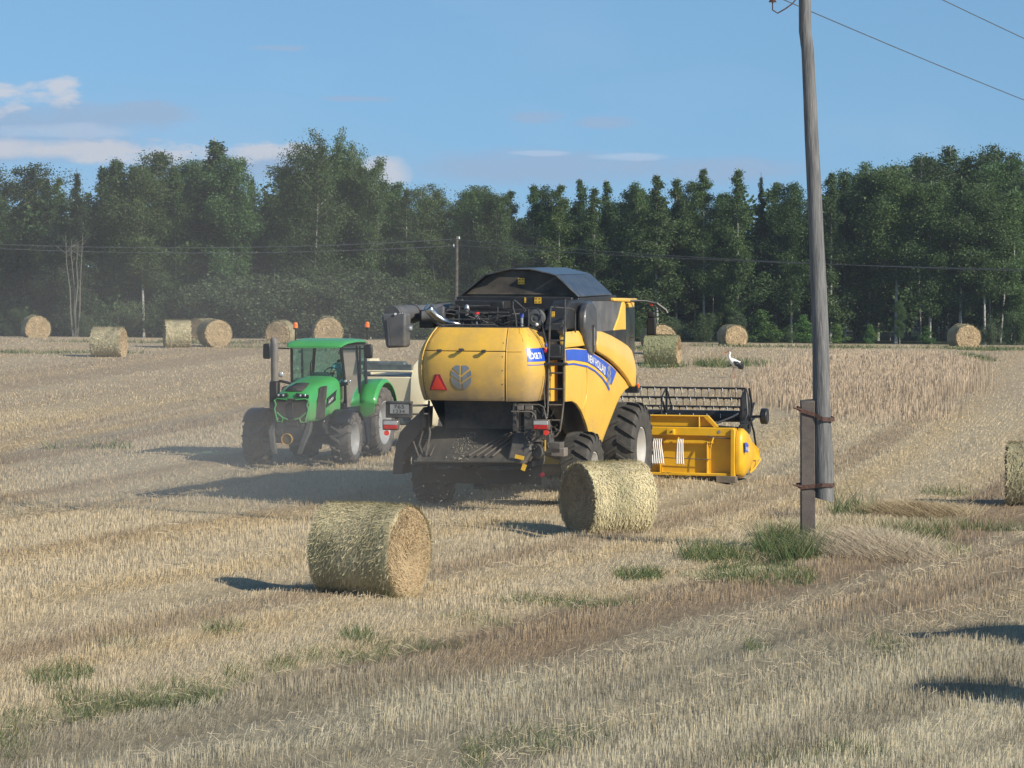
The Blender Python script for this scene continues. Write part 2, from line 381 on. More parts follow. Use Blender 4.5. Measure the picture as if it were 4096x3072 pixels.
# ================================================================== GROUND
SUNH = np.array([sd.x, sd.y])/math.hypot(sd.x, sd.y)
GREENS = [(300,2790,90,18,.5),(560,2830,100,20,.5),(90,2890,90,20,.6),(40,3010,100,24,.5),(820,2760,90,14,.5),(1300,2640,100,12,.4),(244,2729,95,20,.8),(895,2532,65,16,.7),(1424,2552,60,18,.7),(712,2810,140,24,.6),(380,2864,110,22,.6),(170,2925,70,18,.7),(81,2985,90,26,.7),
 (1119,2688,50,16,.6),(949,2729,45,12,.4),(0,2960,60,30,.7),(3040,2310,200,34,.9),(3150,2225,120,34,.9),(2870,2235,160,22,.5),(3413,2060,90,16,.30),(3658,2150,130,24,.5),
 (3796,1976,120,14,.5),(3022,2605,40,10,.5),(3581,2625,70,20,.35),(3428,3030,90,30,.6),(2560,2305,100,26,.75),(2260,2425,240,18,.55),(348,1792,170,8,.5),
 (3950,1397,170,7,1.0),(2640,1468,110,6,.9),(2890,1462,110,10,1.0),(3000,1462,100,7,.6),(3905,1432,46,14,1.0),(2550,1395,60,8,.8),(1480,2640,90,12,.4),(1900,2490,130,12,.4),(1900,3030,40,50,.5),
 (3300,3050,300,26,.4),(2200,2990,200,30,.25),(3950,2120,190,12,.5),(3560,2600,60,16,.3),(500,2600,140,8,.25),(1600,2395,70,12,.5),(1650,2610,160,14,.35),(60,1412,500,5,.7),(700,1372,500,4,.8),(1100,1390,300,4,.6),(3300,1390,500,4,.6)]
G_W = []
for px, py, rx, ry, dn in GREENS:
    X, Y = gp(px, py); X2, Y2 = gp(px, py+ry)
    k_ = 1.25 if Y < 42 else 1.0; G_W.append((X, Y, k_*rx/FPX*Y, k_*max(.35, abs(Y-Y2)), dn))
def green_at(x, y):
    g = np.zeros_like(x)
    for X, Y, a, b, dn in G_W:
        d = ((x-X)/a)**2+((y-Y)/b)**2
        g = np.maximum(g, dn*np.clip(1.25-d, 0, 1))
    return g*np.clip(.1+1.6*fbm(x*1.6, y*1.1, 3), 0, 1.2)
def field_col(x, y):
    c = row_c(x, y)
    q1 = fbm(x*.35, y*.16, 4); q2 = fbm(x*1.7+40, y*.8, 3)
    band = .50*n1(c, .42)+.32*n1(c, 1.15, 7)+.18*n1(c, 3.1, 3)
    br = np.clip((band-.5)*6.0+.52+.5*(q1-.5)+.2*(q2-.5), 0, 1)
    light = np.array([.50, .42, .295]); brown = np.array([.31, .237, .160]); gold = np.array([.48, .37, .215])
    col = brown+(light-brown)*br[..., None]
    gd = np.clip((n1(c, .9, 31)-.62)*4*(.3+q1), 0, .8)[..., None]
    col = col*(1-gd)+gold*gd
    gr = np.clip((39-y)/8+1.1*(q1-.5)+.13*x, 0, .8)[..., None]
    col = col*(1-gr)+(np.array([.42, .385, .29])*(.75+.42*br[..., None]))*gr
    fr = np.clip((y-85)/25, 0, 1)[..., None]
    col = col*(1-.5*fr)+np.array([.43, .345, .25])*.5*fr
    return col
def bare_at(x, y):       # trampled strips where the stubble is thin
    c = row_c(x, y); b = 0
    for t, w, a, y0, y1 in TRACKS: b = b+np.exp(-((c-t)/(w*1.1))**2)*((y > y0)*(y < y1))
    return np.clip(b*(.35+fbm(x*.5, y*.3, 2)), 0, .9)

def axis_pts(segs):
    r = [segs[0][0]]
    for a, b, st in segs: r += list(np.linspace(a, b, max(2, int(round((b-a)/st))+1))[1:])
    return np.array(r)
gx = axis_pts([(-600, -200, 50), (-200, -40, 8), (-40, -12, .7), (-12, 12, .18), (12, 40, .7), (40, 200, 8), (200, 600, 50)])
gy = axis_pts([(-100, 0, 20), (0, 24, 2), (24, 62, .2), (62, 110, .45), (110, 175, .8), (175, 260, 5), (260, 700, 40)])
GX, GY = np.meshgrid(gx, gy); X = GX.ravel(); Y = GY.ravel(); Z = ground_np(X, Y)
Z = Z+(fbm(X*3, Y*3, 3)-.5)*.06*((Y > 20)*(Y < 110))
nx, ny = len(gx), len(gy); idx = np.arange(nx*ny).reshape(ny, nx)
Q = np.stack([idx[:-1, :-1], idx[:-1, 1:], idx[1:, 1:], idx[1:, :-1]], -1).reshape(-1, 4)
fc = field_col(X, Y); gg = green_at(X, Y)[:, None]; bare = bare_at(X, Y)[:, None]
soil = fc*np.array([.80, .765, .69])*(1-.25*bare)
soil = soil*(1-.8*np.clip(gg, 0, 1))+np.array([.07, .10, .03])*.8*np.clip(gg, 0, 1)
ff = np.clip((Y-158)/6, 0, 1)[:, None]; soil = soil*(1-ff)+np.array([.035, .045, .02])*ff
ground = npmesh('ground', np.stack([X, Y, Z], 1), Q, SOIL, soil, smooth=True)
def soil_detail():
    nt = SOIL.node_tree; b = nt.nodes['Principled BSDF']; N = nt.nodes.new; L = nt.links.new
    tc = N('ShaderNodeTexCoord'); mp = N('ShaderNodeMapping'); mp.inputs['Scale'].default_value = (1, .5, 1); L(tc.outputs['Object'], mp.inputs[0])
    no = N('ShaderNodeTexNoise'); no.inputs['Scale'].default_value = 9; no.inputs['Detail'].default_value = 8; no.inputs['Roughness'].default_value = .75; L(mp.outputs[0], no.inputs['Vector'])
    mr = N('ShaderNodeMapRange'); mr.inputs[1].default_value = .3; mr.inputs[2].default_value = .7; mr.inputs[3].default_value = .7; mr.inputs[4].default_value = 1.35; L(no.outputs['Fac'], mr.inputs[0])
    src = b.inputs['Base Color'].links[0].from_socket
    v = N('ShaderNodeVectorMath'); v.operation = 'SCALE'; L(src, v.inputs[0]); L(mr.outputs[0], v.inputs['Scale']); L(v.outputs[0], b.inputs['Base Color'])
    bp = N('ShaderNodeBump'); bp.inputs['Strength'].default_value = .8; bp.inputs['Distance'].default_value = .05; L(no.outputs['Fac'], bp.inputs['Height']); L(bp.outputs[0], b.inputs['Normal'])
soil_detail()
tag(ground, kind='structure', label='harvested stubble field, gently rolling, with straw swath lines')

def in_view(x, y, m=1.0): return np.abs(x) < y*2048/FPX+m
CROP = [(7.4, 108), (10.9, 124), (12.5, 131.5), (17.9, 131.5), (17.7, 125), (13.4, 101), (10.5, 88), (7.4, 91)]
def in_poly(x, y, P):
    r = np.zeros(x.shape, bool)
    for i in range(len(P)):
        x1, y1 = P[i]; x2, y2 = P[i-1]
        c = ((y1 > y) != (y2 > y)) & (x < (x2-x1)*(y-y1)/(y2-y1+1e-9)+x1)
        r ^= c
    return r
def blades(x, y, h, w, lean, az, taper=.5, rnd=None, z=None, curve=0):
    """thin upright quads; lean in metres at the tip along az; returns verts, quads"""
    n = len(x); rnd = rnd or np.random
    th = rnd.rand(n)*np.pi; wx = np.cos(th)*w/2; wy = np.sin(th)*w/2
    if z is None: z = ground_np(x, y)-.02
    lx = np.cos(az)*lean; ly = np.sin(az)*lean
    V = np.empty((n, 4, 3)); V[:, 0] = np.stack([x-wx, y-wy, z], 1); V[:, 1] = np.stack([x+wx, y+wy, z], 1)
    V[:, 2] = np.stack([x+lx+wx*taper, y+ly+wy*taper, z+h], 1); V[:, 3] = np.stack([x+lx-wx*taper, y+ly-wy*taper, z+h], 1)
    return V.reshape(-1, 3), np.arange(4*n).reshape(n, 4)
def scatter(y0, y1, dens, m=1.0):
    """uniform over the visible trapezoid"""
    W0 = y1*2048/FPX+m; n = int((y1-y0)*2*W0*dens)
    x = (np.random.rand(n)*2-1)*W0; y = y0+np.random.rand(n)*(y1-y0)
    k = in_view(x, y, m); return x[k], y[k]
def stalk_set(y0, y1, dens, hh, ww, jit):
    x, y = scatter(y0, y1, dens, 1.8)
    # sown rows 12.5 cm apart along the swath direction
    c = row_c(x, y); d = (np.round(c/.125)*.125-c)*.75
    x = x+d
    keep = np.random.rand(len(x)) > np.maximum(bare_at(x, y)*.95, np.clip(green_at(x, y), 0, .6))
    keep &= ~in_poly(x, y, CROP); keep &= np.random.rand(len(x)) < .65+.7*fbm(x*2.2+60, y*1.1, 3)
    x, y = x[keep], y[keep]; n = len(x)
    hf = .80+.25*fbm(x*.6, y*.35, 3)+.25*n1(row_c(x, y), .8, 50)
    h = hh*hf*(.7+.6*np.random.rand(n)); lean = np.random.randn(n)*.18*h+ .0; az = np.random.rand(n)*6.28
    # patches where stalks are pushed over
    pl = fbm(x*.45+30, y*.3, 3)+.25*n1(row_c(x, y), 1.3, 11) > .73
    lean = np.where(pl, lean*2.2+.10*h*3, lean); h = np.where(pl, h*.72, h)
    V, Q = blades(x, y, h, ww*(.7+.6*np.random.rand(n)), np.abs(lean), np.where(pl, .4+np.random.randn(n)*.8, az), .8)
    col = field_col(x, y)*(.93+.24*np.random.rand(n))[:, None]
    dk = np.random.rand(n) < .07; col[dk] *= .55
    gd_ = np.random.rand(n) < .10; col[gd_] *= np.array([1.12, 1.02, .80])
    return V, Q, np.repeat(col, 4, 0)
def join(sets):
    Vs, Qs, Cs = [], [], []; b = 0
    for V, Q, C in sets: Vs.append(V); Qs.append(Q+b); Cs.append(C); b += len(V)
    return np.concatenate(Vs), np.concatenate(Qs), np.concatenate(Cs)
V, Q, C = join([stalk_set(27, 40, 820, .10, .0045, 0), stalk_set(40, 62, 420, .085, .006, 0), stalk_set(62, 95, 140, .072, .010, 0), stalk_set(95, 152, 30, .06, .019, 0)])
tag(npmesh('stubble', V, Q, STRAW, C), kind='stuff', label='cut straw stubble standing in rows over the whole field')
# loose straw lying about
def loose(y0, y1, dens, L0, w):
    x, y = scatter(y0, y1, dens); c = row_c(x, y)
    k = np.random.rand(len(x)) < np.clip(1.3*bare_at(x, y)+2.2*(n1(c, .9, 31)-.62)+.6*(fbm(x*.5+9, y*.25, 3)-.5), .03, 1)
    x, y = x[k], y[k]; n = len(x); z = ground_np(x, y)+.02+.09*np.random.rand(n)
    a = np.random.rand(n)*6.28; l = L0*(.5+np.random.rand(n)); dz = np.random.randn(n)*.04
    dx = np.cos(a)*l/2; dy = np.sin(a)*l/2; V = np.empty((n, 4, 3)); ww = w
    V[:, 0] = np.stack([x-dx, y-dy, z-dz], 1); V[:, 1] = np.stack([x+dx, y+dy, z+dz], 1)
    V[:, 2] = np.stack([x+dx, y+dy+.002, z+dz+ww], 1); V[:, 3] = np.stack([x-dx, y-dy+.002, z-dz+ww], 1)
    col = np.array([.46, .385, .27])*(.7+.5*np.random.rand(n))[:, None]
    return V.reshape(-1, 3), np.arange(4*n).reshape(n, 4), np.repeat(col, 4, 0)
V, Q, C = join([loose(27, 45, 45, .12, .0035), loose(45, 80, 22, .16, .0055)])
tag(npmesh('loose_straw', V, Q, STRAW, C), kind='stuff', label='loose chopped straw lying on the stubble')
# grass tufts
def tufts():
    out = []
    for X0, Y0, a, b, dn in G_W:
        area = math.pi*a*b; dens = 950 if Y0 < 60 else 260 if Y0 < 95 else 90
        n = int(min(26000, area*dens*dn))
        r = np.sqrt(np.random.rand(n))*1.1; t = np.random.rand(n)*6.28; x = X0+r*a*np.cos(t); y = Y0+r*b*np.sin(t)
        k = np.random.rand(n) < np.clip(fbm(x*1.6, y*1.1, 3)*2.6-.55, .05, 1); x, y = x[k], y[k]; n = len(x)
        w = .007 if Y0 < 45 else .011 if Y0 < 70 else .03
        hb = .15 if Y0 < 48 else .20
        if 48 < Y0 < 56 and X0 > 2.5: hb = .27
        if abs(Y0-gp(3150, 2225)[1]) < .05: hb = .42
        if abs(Y0-gp(3413, 2060)[1]) < .05: hb = .60
        if Y0 > 110: hb = .16 if Y0 > 128 else .28
        if abs(X0-16.2) < 2 and Y0 > 110: hb = .7
        h = hb*(.4+.9*np.random.rand(n)); 
        V, Q = blades(x, y, h, w*(.7+.8*np.random.rand(n)), h*(.3+.7*np.random.rand(n)), np.random.rand(n)*6.28, .15)
        col = np.array([.095, .145, .05])*(.6+.7*np.random.rand(n))[:, None]; mixv = (np.random.rand(n) < .25)[:, None]; col = np.where(mixv, np.array([.24, .23, .10]), col)
        out.append((V, Q, np.repeat(col, 4, 0)))
    return join(out)
V, Q, C = tufts(); tag(npmesh('grass', V, Q, GRASS, C), kind='stuff', label='green weeds and grass tufts growing through the stubble')
# standing, uncut corn block on the right
def crop():
    n = 90000; x = np.random.uniform(2.5, 18.5, n); y = np.random.uniform(85, 132.5, n)
    jx = (fbm(y*.25, y*0+3, 3)-.5)*2.0; k = in_poly(x+jx+np.random.randn(n)*.35, y+np.random.randn(n)*1.2, CROP) & in_view(x, y, 1.5); x, y = x[k], y[k]; n = len(x)
    edge = np.clip((y-86)/16, .28, 1)
    h = .44*edge*(.75+.35*fbm(x*.3, y*.12, 2)+.2*np.random.rand(n)); lean = .07*h*np.abs(np.random.randn(n)+.4)
    V, Q = blades(x, y, h, .014*(.6+.8*np.random.rand(n)), lean, .6+np.random.randn(n)*.9, .7)
    n2 = fbm(x*.35, y*.12, 3); col = (np.array([.37, .285, .20])*(1-n2[:, None])+np.array([.44, .35, .25])*n2[:, None])*1.1*(.88+.24*np.random.rand(n))[:, None]
    # ears on top
    z = ground_np(x, y)+h*.96; ax = np.cos(.6)*lean; ay = np.sin(.6)*lean
    V2, Q2 = blades(x+ax, y+ay, .07+0*h, .022+0*h, .03+0*h, np.random.rand(n)*6.28, .4, z=z)
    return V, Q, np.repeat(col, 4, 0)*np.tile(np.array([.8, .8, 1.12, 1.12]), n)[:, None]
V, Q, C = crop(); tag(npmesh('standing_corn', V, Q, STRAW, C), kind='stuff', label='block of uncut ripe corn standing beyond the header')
# lodged straw by the post
def lodged():
    out = []
    for (px, py, rx, ry, n, hh, col0) in [(3500, 2215, 330, 70, 26000, .50, (.45, .37, .26)), (3700, 2075, 230, 35, 14000, .42, (.42, .33, .2)), (3200, 2150, 130, 30, 2500, .42, (.42, .36, .22)), (3150, 2075, 120, 24, 900, .34, (.22, .19, .15)), (3000, 2310, 300, 30, 5000, .22, (.36, .33, .2)), (3560, 2120, 320, 60, 5000, .34, (.40, .34, .22)), (3520, 2200, 380, 70, 5000, .36, (.24, .25, .12)), (3420, 2040, 110, 30, 900, .30, (.30, .30, .17)), (3260, 2180, 200, 40, 2500, .34, (.38, .35, .2))]:
        X0, Y0 = gp(px, py); a = rx/FPX*Y0; b = ry/FPX*Y0/.088*.55
        r = np.sqrt(np.random.rand(n)); t = np.random.rand(n)*6.28; x = X0+r*a*np.cos(t); y = Y0+r*b*np.sin(t)
        k = np.random.rand(n) < (1.15-r)*1.2*np.clip(.4+fbm(x*1.4, y*1.1, 2), 0, 1); x, y, r = x[k], y[k], r[k]; n = len(x)
        sw = fbm(x*.9, y*.7, 2)-.5; h = hh*(.35+.6*np.random.rand(n))*(1.1-.45*r)
        az = 2.55+sw*2.6+np.random.randn(n)*.8; lean = h*(1.1+.9*np.random.rand(n)) if hh > .36 else h*.5*np.random.rand(n)
        V, Q = blades(x, y, h*.8, .006*(.7+.7*np.random.rand(n)), lean, az, .7)
        col = np.array(col0)*(.6+.75*np.random.rand(n))[:, None]; out.append((V, Q, np.repeat(col, 4, 0)))
    return join(out)
V, Q, C = lodged(); tag(npmesh('lodged_straw', V, Q, STRAW, C), kind='stuff', label='flattened uncut straw and dry weeds around the foot of the pole')

# ================================================================== TREES
def quads_at(P, size, rng, flat=.0, droop=None):
    n = len(P); a = rng.normal(size=(n, 3)); a /= np.linalg.norm(a, axis=1)[:, None]
    b = rng.normal(size=(n, 3)); b -= a*(a*b).sum(1)[:, None]; b /= np.linalg.norm(b, axis=1)[:, None]
    s = (size*(.6+.8*rng.random(n)))[:, None]; a = a*s*.5; b = b*s*.5*.8
    V = np.stack([P-a, P-b, P+a, P+b], 1).reshape(-1, 3)
    return V, np.arange(4*n).reshape(n, 4)
def env(kind, t):
    if kind == 'birch': return min(.55+t*1.1, 1)*math.sqrt(max(0, 1-(max(0, t-.35)/.66)**2.2))
    if kind == 'point': return (1-t)**.75*min(1, (t+.08)*6)
    if kind == 'spruce': return (1-t)**.9*min(1, (t+.05)*8)
    if kind == 'broad': return math.sqrt(max(0, 1-(2*t-.9)**2/1.25))*.95+.05
    if kind == 'bush': return math.sqrt(max(0, 1-t*t))*1.0
    return 1
def make_tree(kind, h, w, base, nleaf, size, rng, limbs=46, stems=1, droop=.0, col_h=0):
    C = []; tr = MB(); 
    for s_ in range(stems):
        ox = 0 if stems == 1 else rng.uniform(-w*.35, w*.35); oy = 0 if stems == 1 else rng.uniform(-w*.3, w*.3)
        hh = h*(1 if s_ == 0 else rng.uniform(.75, .98))
        bend = [(ox*min(1, t*1.6)+.10*math.sin(3*t+s_)*h*.06, oy*min(1, t*1.6)+.05*h*.06*math.sin(2*t+2*s_), t*hh*.97) for t in np.linspace(0, 1, 8)]
        bend[0] = (ox*.1, oy*.1, -.3)
        r0 = .0078*h*(1 if stems == 1 else .75); tr.tube(bend, [max(.012, r0*(1-.93*(i/7))) for i in range(8)], 6)
        nl = limbs//stems
        for i in range(nl):
            t = (i+rng.random())/nl; z0 = (base+(1-base)*t*.97)*hh; R = w*env(kind, t)*rng.uniform(.35, 1.3)/(1 if stems == 1 else 1.25)
            az = rng.uniform(0, 6.283); k = z0/(hh*.97)*7; j = int(min(6, k)); fr = k-j
            p0 = Vector(bend[j]).lerp(Vector(bend[j+1]), min(1, fr)); p0.z = z0*.97
            up = {'birch': .55, 'point': .45, 'spruce': -.12, 'broad': .5, 'bush': .6}[kind]*R
            p1 = p0+Vector((math.cos(az)*R, math.sin(az)*R, up))
            if R > .5: tr.tube([p0, p0.lerp(p1, .5)+Vector((0, 0, .06*R)), p1], [r0*.22*(1-t*.7)+.006, .006+.1*r0, .004], 4, False)
            m = int(nleaf/(limbs)*(.35+1.3*env(kind, t)))
            f = rng.random(m)**.6; P = np.array(p0)+(np.array(p1)-np.array(p0))*f[:, None]
            sg = .08+.13*R if kind != 'spruce' else .06+.09*R
            P = P+rng.normal(size=(m, 3))*[sg, sg, sg*(.8 if kind != 'spruce' else .45)]
            if kind == 'spruce': P[:, 2] -= .25*f*f*R+abs(rng.normal(size=m))*.12
            if droop: P[:, 2] -= rng.random(m)**2*droop*f
            P[:, 2] = np.minimum(P[:, 2], hh*(.985-.02*rng.random(m))+.02) if kind not in ('bush',) else P[:, 2]; C.append(P)
    P = np.concatenate(C); P = P[P[:, 2] > .05]
    V, Q = quads_at(P, size, rng)
    if size < .2 and kind != 'spruce': pass
    return V, Q, tr
PROTO = {}
def proto(key, kind, h, w, base, nleaf, size, seed, leaf, bark, **k):
    rng = np.random.default_rng(seed); V, Q, tr = make_tree(kind, h, w, base, nleaf, size, rng, **k)
    me = npmesh('crown', V, Q, leaf); cm = me.data; bpy.data.objects.remove(me)
    t = tr.build('trunk', bark, smooth=True); tm = t.data; bpy.data.objects.remove(t)
    PROTO[key] = (cm, tm, h, V)
for i in range(5): proto('birch%d' % i, 'birch', 10, 1.2+.15*i, .12+.06*i, 24000, .083, 10+i, LF_B if i != 2 else LF_D, BARK, droop=.7)
for i in range(4): proto('point%d' % i, 'point', 10, 1.4+.12*i, .08+.05*i, 21000, .083, 30+i, LF_B if i % 2 else LF_D, BARK)
for i in range(2): proto('spruce%d' % i, 'spruce', 10, 1.7+.2*i, .06, 16000, .09, 40+i, LF_S, BARKD, limbs=110)
for i in range(3): proto('broad%d' % i, 'broad', 10, 2.2+.3*i, .15, 25000, .088, 50+i, LF_D if i else LF_B, BARK, stems=2+(i > 1), limbs=64, droop=.4)
proto('weeping', 'broad', 11, 2.3, .22, 28000, .086, 61, LF_B, BARK, stems=3, limbs=78, droop=1.3)
for i in range(3): proto('bush%d' % i, 'bush', 3, 1.6+.2*i, .04, 7500, .086, 70+i, [LF_G, LF_G, LF_D][i], BARKD, limbs=40, stems=4)
for i in range(2): proto('sapling%d' % i, 'point', 3, .85, .03, 5000, .085, 80+i, LF_L, BARKD, limbs=34)
tree_no = [0]
def plant(key, x, y, h, label, name=None, group='trees along the edge of the wood', cat='tree', wscale=1.0, rz=None):
    cm, tm, h0, _ = PROTO[key]; nm = name or ('spruce_tree' if 'spruce' in key else 'birch_tree' if ('birch' in key or 'point' in key or key == 'weeping') else 'bush' if 'bush' in key else 'sapling' if 'sapling' in key else 'broadleaf_tree')
    z = gz(x, y)-.05; s = h/h0
    e = empty(nm, (x, y, z), random.uniform(0, 6.28) if rz is None else rz, label=label, cat=cat, group=group)
    e.scale = (s*wscale, s*wscale, s)
    for n_, m_ in (('crown', cm), ('trunk', tm)):
        o = bpy.data.objects.new(n_, m_); COL.objects.link(o); o.parent = e
    return e
def at_px(px, D): return (px-2048)/FPX*D
def top_h(py, D, x): return CZ+(960-py)/FPX*D*1.0 - gz(x, D)
TREES = [ # px of the trunk, py of the top, depth, kind, width, label
 (-60,700,176,'birch1',1.1,'birch cut by the left edge of the picture'),
 (32,650,182,'broad1',1.2,'dark round-topped tree at the far left, above the leftmost bale'),
 (114,672,184,'broad0',.9,'dark tree second from the left edge, lumpy crown'),
 (194,690,174,'spruce0',.75,'thin dark spruce spire left of a pale narrow birch'),
 (237,694,177,'point1',.8,'narrow pale green birch between the two dark spruce spires'),
 (313,665,173,'spruce1',.95,'taller dark spruce with open horizontal branches, far left group'),
 (411,648,178,'point0',1.1,'pointed birch just right of the taller spruce'),
 (472,618,175,'birch0',1.1,'tall birch over the single bale lying on its side at left'),
 (532,648,180,'point2',1.05,'slim birch right of the tall birch over the side-lying bale'),
 (575,662,174,'birch3',1.0,'bushy birch with pale trunk midway to the group of three bales'),
 (642,600,179,'birch2',1.1,'tall dark birch rising over the left end of the three-bale group'),
 (700,652,175,'point3',1.0,'small pointed birch in the dip over the three-bale group'),
 (747,635,178,'point1',.9,'narrow spire birch over the right bale of the group of three'),
 (808,640,181,'birch4',.9,'birch tucked against the left flank of the broad dense tree'),
 (862,540,176,'point0',1.75,'tall broad dense tree peaking left of centre, pale clouds beside it'),
 (935,610,174,'birch1',1.0,'right shoulder of the broad dense tree, a full round birch'),
 (1010,700,178,'point0',.9,'low birch filling the slope down to the gap before the tallest tree'),
 (1150,665,175,'birch4',1.0,'birch forming the left skirt of the tallest weeping birch'),
 (1250,512,174,'weeping',.85,'tallest tree, weeping birch with loose drooping crown over the tractor'),
 (1372,506,177,'weeping',.62,'right half of the tallest pair, weeping birch with ragged top'),
 (1477,622,175,'broad0',.75,'leaning side tree with a knob-shaped crown right of the tallest pair'),
 (1575,728,178,'birch3',1.0,'rounded birch right of the knob-shaped crown'),
 (1623,742,175,'point2',.9,'pale slim birch over the unloading pipe of the harvester'),
 (1695,735,180,'broad1',.85,'dark rounded tree left of the distant pole'),
 (1768,760,176,'broad0',.8,'dark tree directly behind the distant wooden pole'),
 (1840,800,182,'birch2',.9,'low dark birch in the gap right of the distant pole'),
 (1880,747,176,'birch0',1.0,'birch with flat top just right of the distant pole'),
 (1925,745,179,'birch4',.9,'birch with feathery top, second right of the distant pole'),
 (1985,762,175,'birch1',1.0,'pale leaved birch above the left part of the grain tank cover'),
 (2040,747,177,'point1',.95,'slim birch with crooked white stem above the grain tank cover'),
 (2135,725,176,'point2',1.0,'birch with two small top tufts over the tank cover'),
 (2190,742,180,'broad1',.8,'round dark crown over the right slope of the tank cover'),
 (2240,722,175,'point1',1.0,'dark birch over the ladder of the harvester'),
 (2319,703,179,'point3',.75,'thin wispy pointed birch rising over the harvester side'),
 (2375,738,175,'point2',1.0,'birch with pale leaves right of the thin wispy one'),
 (2427,708,178,'point0',.95,'pointed birch above the yellow roof of the harvester cab'),
 (2503,728,176,'broad0',.8,'round-topped tree left of the tree with a white trunk'),
 (2570,745,181,'birch1',1.0,'birch just left of the full pointed one over the green bale'),
 (2630,684,174,'point0',1.25,'full pointed birch with white trunk over the green grassy bale'),
 (2706,700,177,'point2',1.05,'birch right of the full pointed one, sunlit crown'),
 (2782,722,180,'birch2',.9,'dark low birch left of the spire over the stork'),
 (2817,658,175,'point3',.85,'spire-shaped birch left above the stork'),
 (2889,755,178,'birch0',1.0,'low birch between the two pale spires over the stork'),
 (2949,658,174,'point1',1.0,'pale pointed birch straight above the stork'),
 (3044,683,176,'spruce0',.7,'small dark spruce spire right of the pale pointed birch'),
 (3104,715,179,'point3',1.0,'birch left of the big grey pole, low top'),
 (3167,722,175,'birch1',.95,'leafy birch touching the left side of the big grey pole'),
 (3245,745,178,'point2',.9,'birch behind the big grey pole'),
 (3322,672,175,'point0',1.05,'pointed birch just right of the big grey pole'),
 (3381,695,178,'point1',1.05,'bright birch second right of the big grey pole'),
 (3419,642,183,'broad0',.85,'dark tree with a double top right of the big grey pole'),
 (3475,672,176,'birch0',1.1,'birch with open hanging limbs in front of the double-topped tree'),
 (3514,672,181,'birch2',.9,'dark rounded birch midway between the big pole and right edge'),
 (3583,664,175,'birch4',1.15,'wide light birch left of the highest trees at right'),
 (3634,633,184,'broad1',.9,'brownish-green tall tree on the left shoulder of the highest group'),
 (3703,614,186,'broad2',.9,'large tree with a hole in its crown beside the highest top at right'),
 (3773,576,188,'broad0',1.1,'highest domed tree of the right side'),
 (3720,720,174,'birch1',1.1,'low front birch with white trunk under the highest domed tree'),
 (3840,700,174,'point2',1.15,'front birch with pale trunk over the rightmost distant bale'),
 (3867,620,187,'birch2',1.1,'tall tree right of the highest domed one'),
 (3937,579,188,'broad1',.95,'tall lumpy tree near the right edge with gaps of sky'),
 (3940,730,173,'birch3',1.1,'white-stemmed birch near the right edge at the front of the wood'),
 (3990,607,186,'broad0',.9,'tall tree behind the white-stemmed front birch'),
 (4031,639,182,'birch4',1.0,'tree one from the right edge, rounded top'),
 (4086,622,185,'broad2',.9,'tall tree cut by the right edge of the picture'),
 (4060,740,174,'birch0',1.1,'low leafy birch at the right edge, front row'),
 (4150,680,178,'birch1',1.2,'birch just past the right edge whose branches reach in')]
for px, py, D, k, ws, lab in TREES:
    x = at_px(px, D); plant(k, x, D, max(4, top_h(py, D, x))+.25, lab, wscale=ws*1.15)
BUSH = [(60,1230,168,'bush2',1.1,'dark bush behind the leftmost distant bale'),(330,1240,167,'bush0',1,'grey-green bush left of the bale lying on its side'),(520,1200,169,'bush1',1.1,'bush right behind the bale lying on its side'),
 (660,1170,168,'bush2',1.1,'bush left of the three-bale group'),(780,1120,168,'bush0',1.2,'tall grey-green bush over the three-bale group'),(930,1100,167,'bush1',1.2,'big willow bush right of the three-bale group'),
 (1060,1090,166,'bush0',1.2,'willow bush behind the left mirror of the tractor'),(1200,1110,167,'bush1',1.15,'willow bush behind the tractor cab'),(1340,1100,166,'bush0',1.2,'willow bush behind the right beacon of the tractor'),
 (1470,1080,167,'bush1',1.2,'tallest willow bush left of the unloading spout'),(1600,1130,167,'bush0',1.15,'pale bush behind the unloading pipe'),(1720,1190,168,'bush2',1.0,'small bush at the foot of the distant pole'),
 (2560,1270,168,'bush2',.8,'low bush behind the cab mirror'),(2700,1265,168,'bush0',.8,'low bush right of the dark-faced distant bale'),(2810,1245,167,'bush2',.8,'bush left of the distant bale over the stork'),
 (2950,1240,168,'bush0',.7,'loose bush behind the distant bale over the stork'),(3045,1228,166,'sapling0',1.6,'bright green sapling right of the distant bale over the stork'),(3100,1300,166,'sapling1',1.5,'small bright sapling next to the taller bright one'),
 (3215,1250,167,'sapling1',1.5,'sapling left of the big grey pole base'),(3160,1310,166,'bush2',.5,'knee-high bush left of the big grey pole'),(3350,1290,166,'sapling0',1.6,'sapling right of the big grey pole'),(3480,1290,168,'sapling1',1.4,'pale sapling by a white trunk'),
 (3600,1190,169,'birch1',1.0,'young birch between the big pole and the rightmost distant bale'),(3710,1295,166,'sapling1',1.6,'bright green sapling left of the rightmost distant bale'),(3850,1290,168,'bush0',.6,'bush behind the rightmost distant bale'),
 (3960,1285,167,'bush0',.9,'bush right of the rightmost distant bale'),(4060,1240,168,'bush2',1,'bush at the right edge under the birches')]
for px, py, D, k, ws, lab in BUSH:
    x = at_px(px, D); plant(k, x, D, max(1, top_h(py, D, x)), lab, wscale=ws*1.1, group='bushes at the foot of the wood', cat='bush' if 'bush' in k else 'sapling')
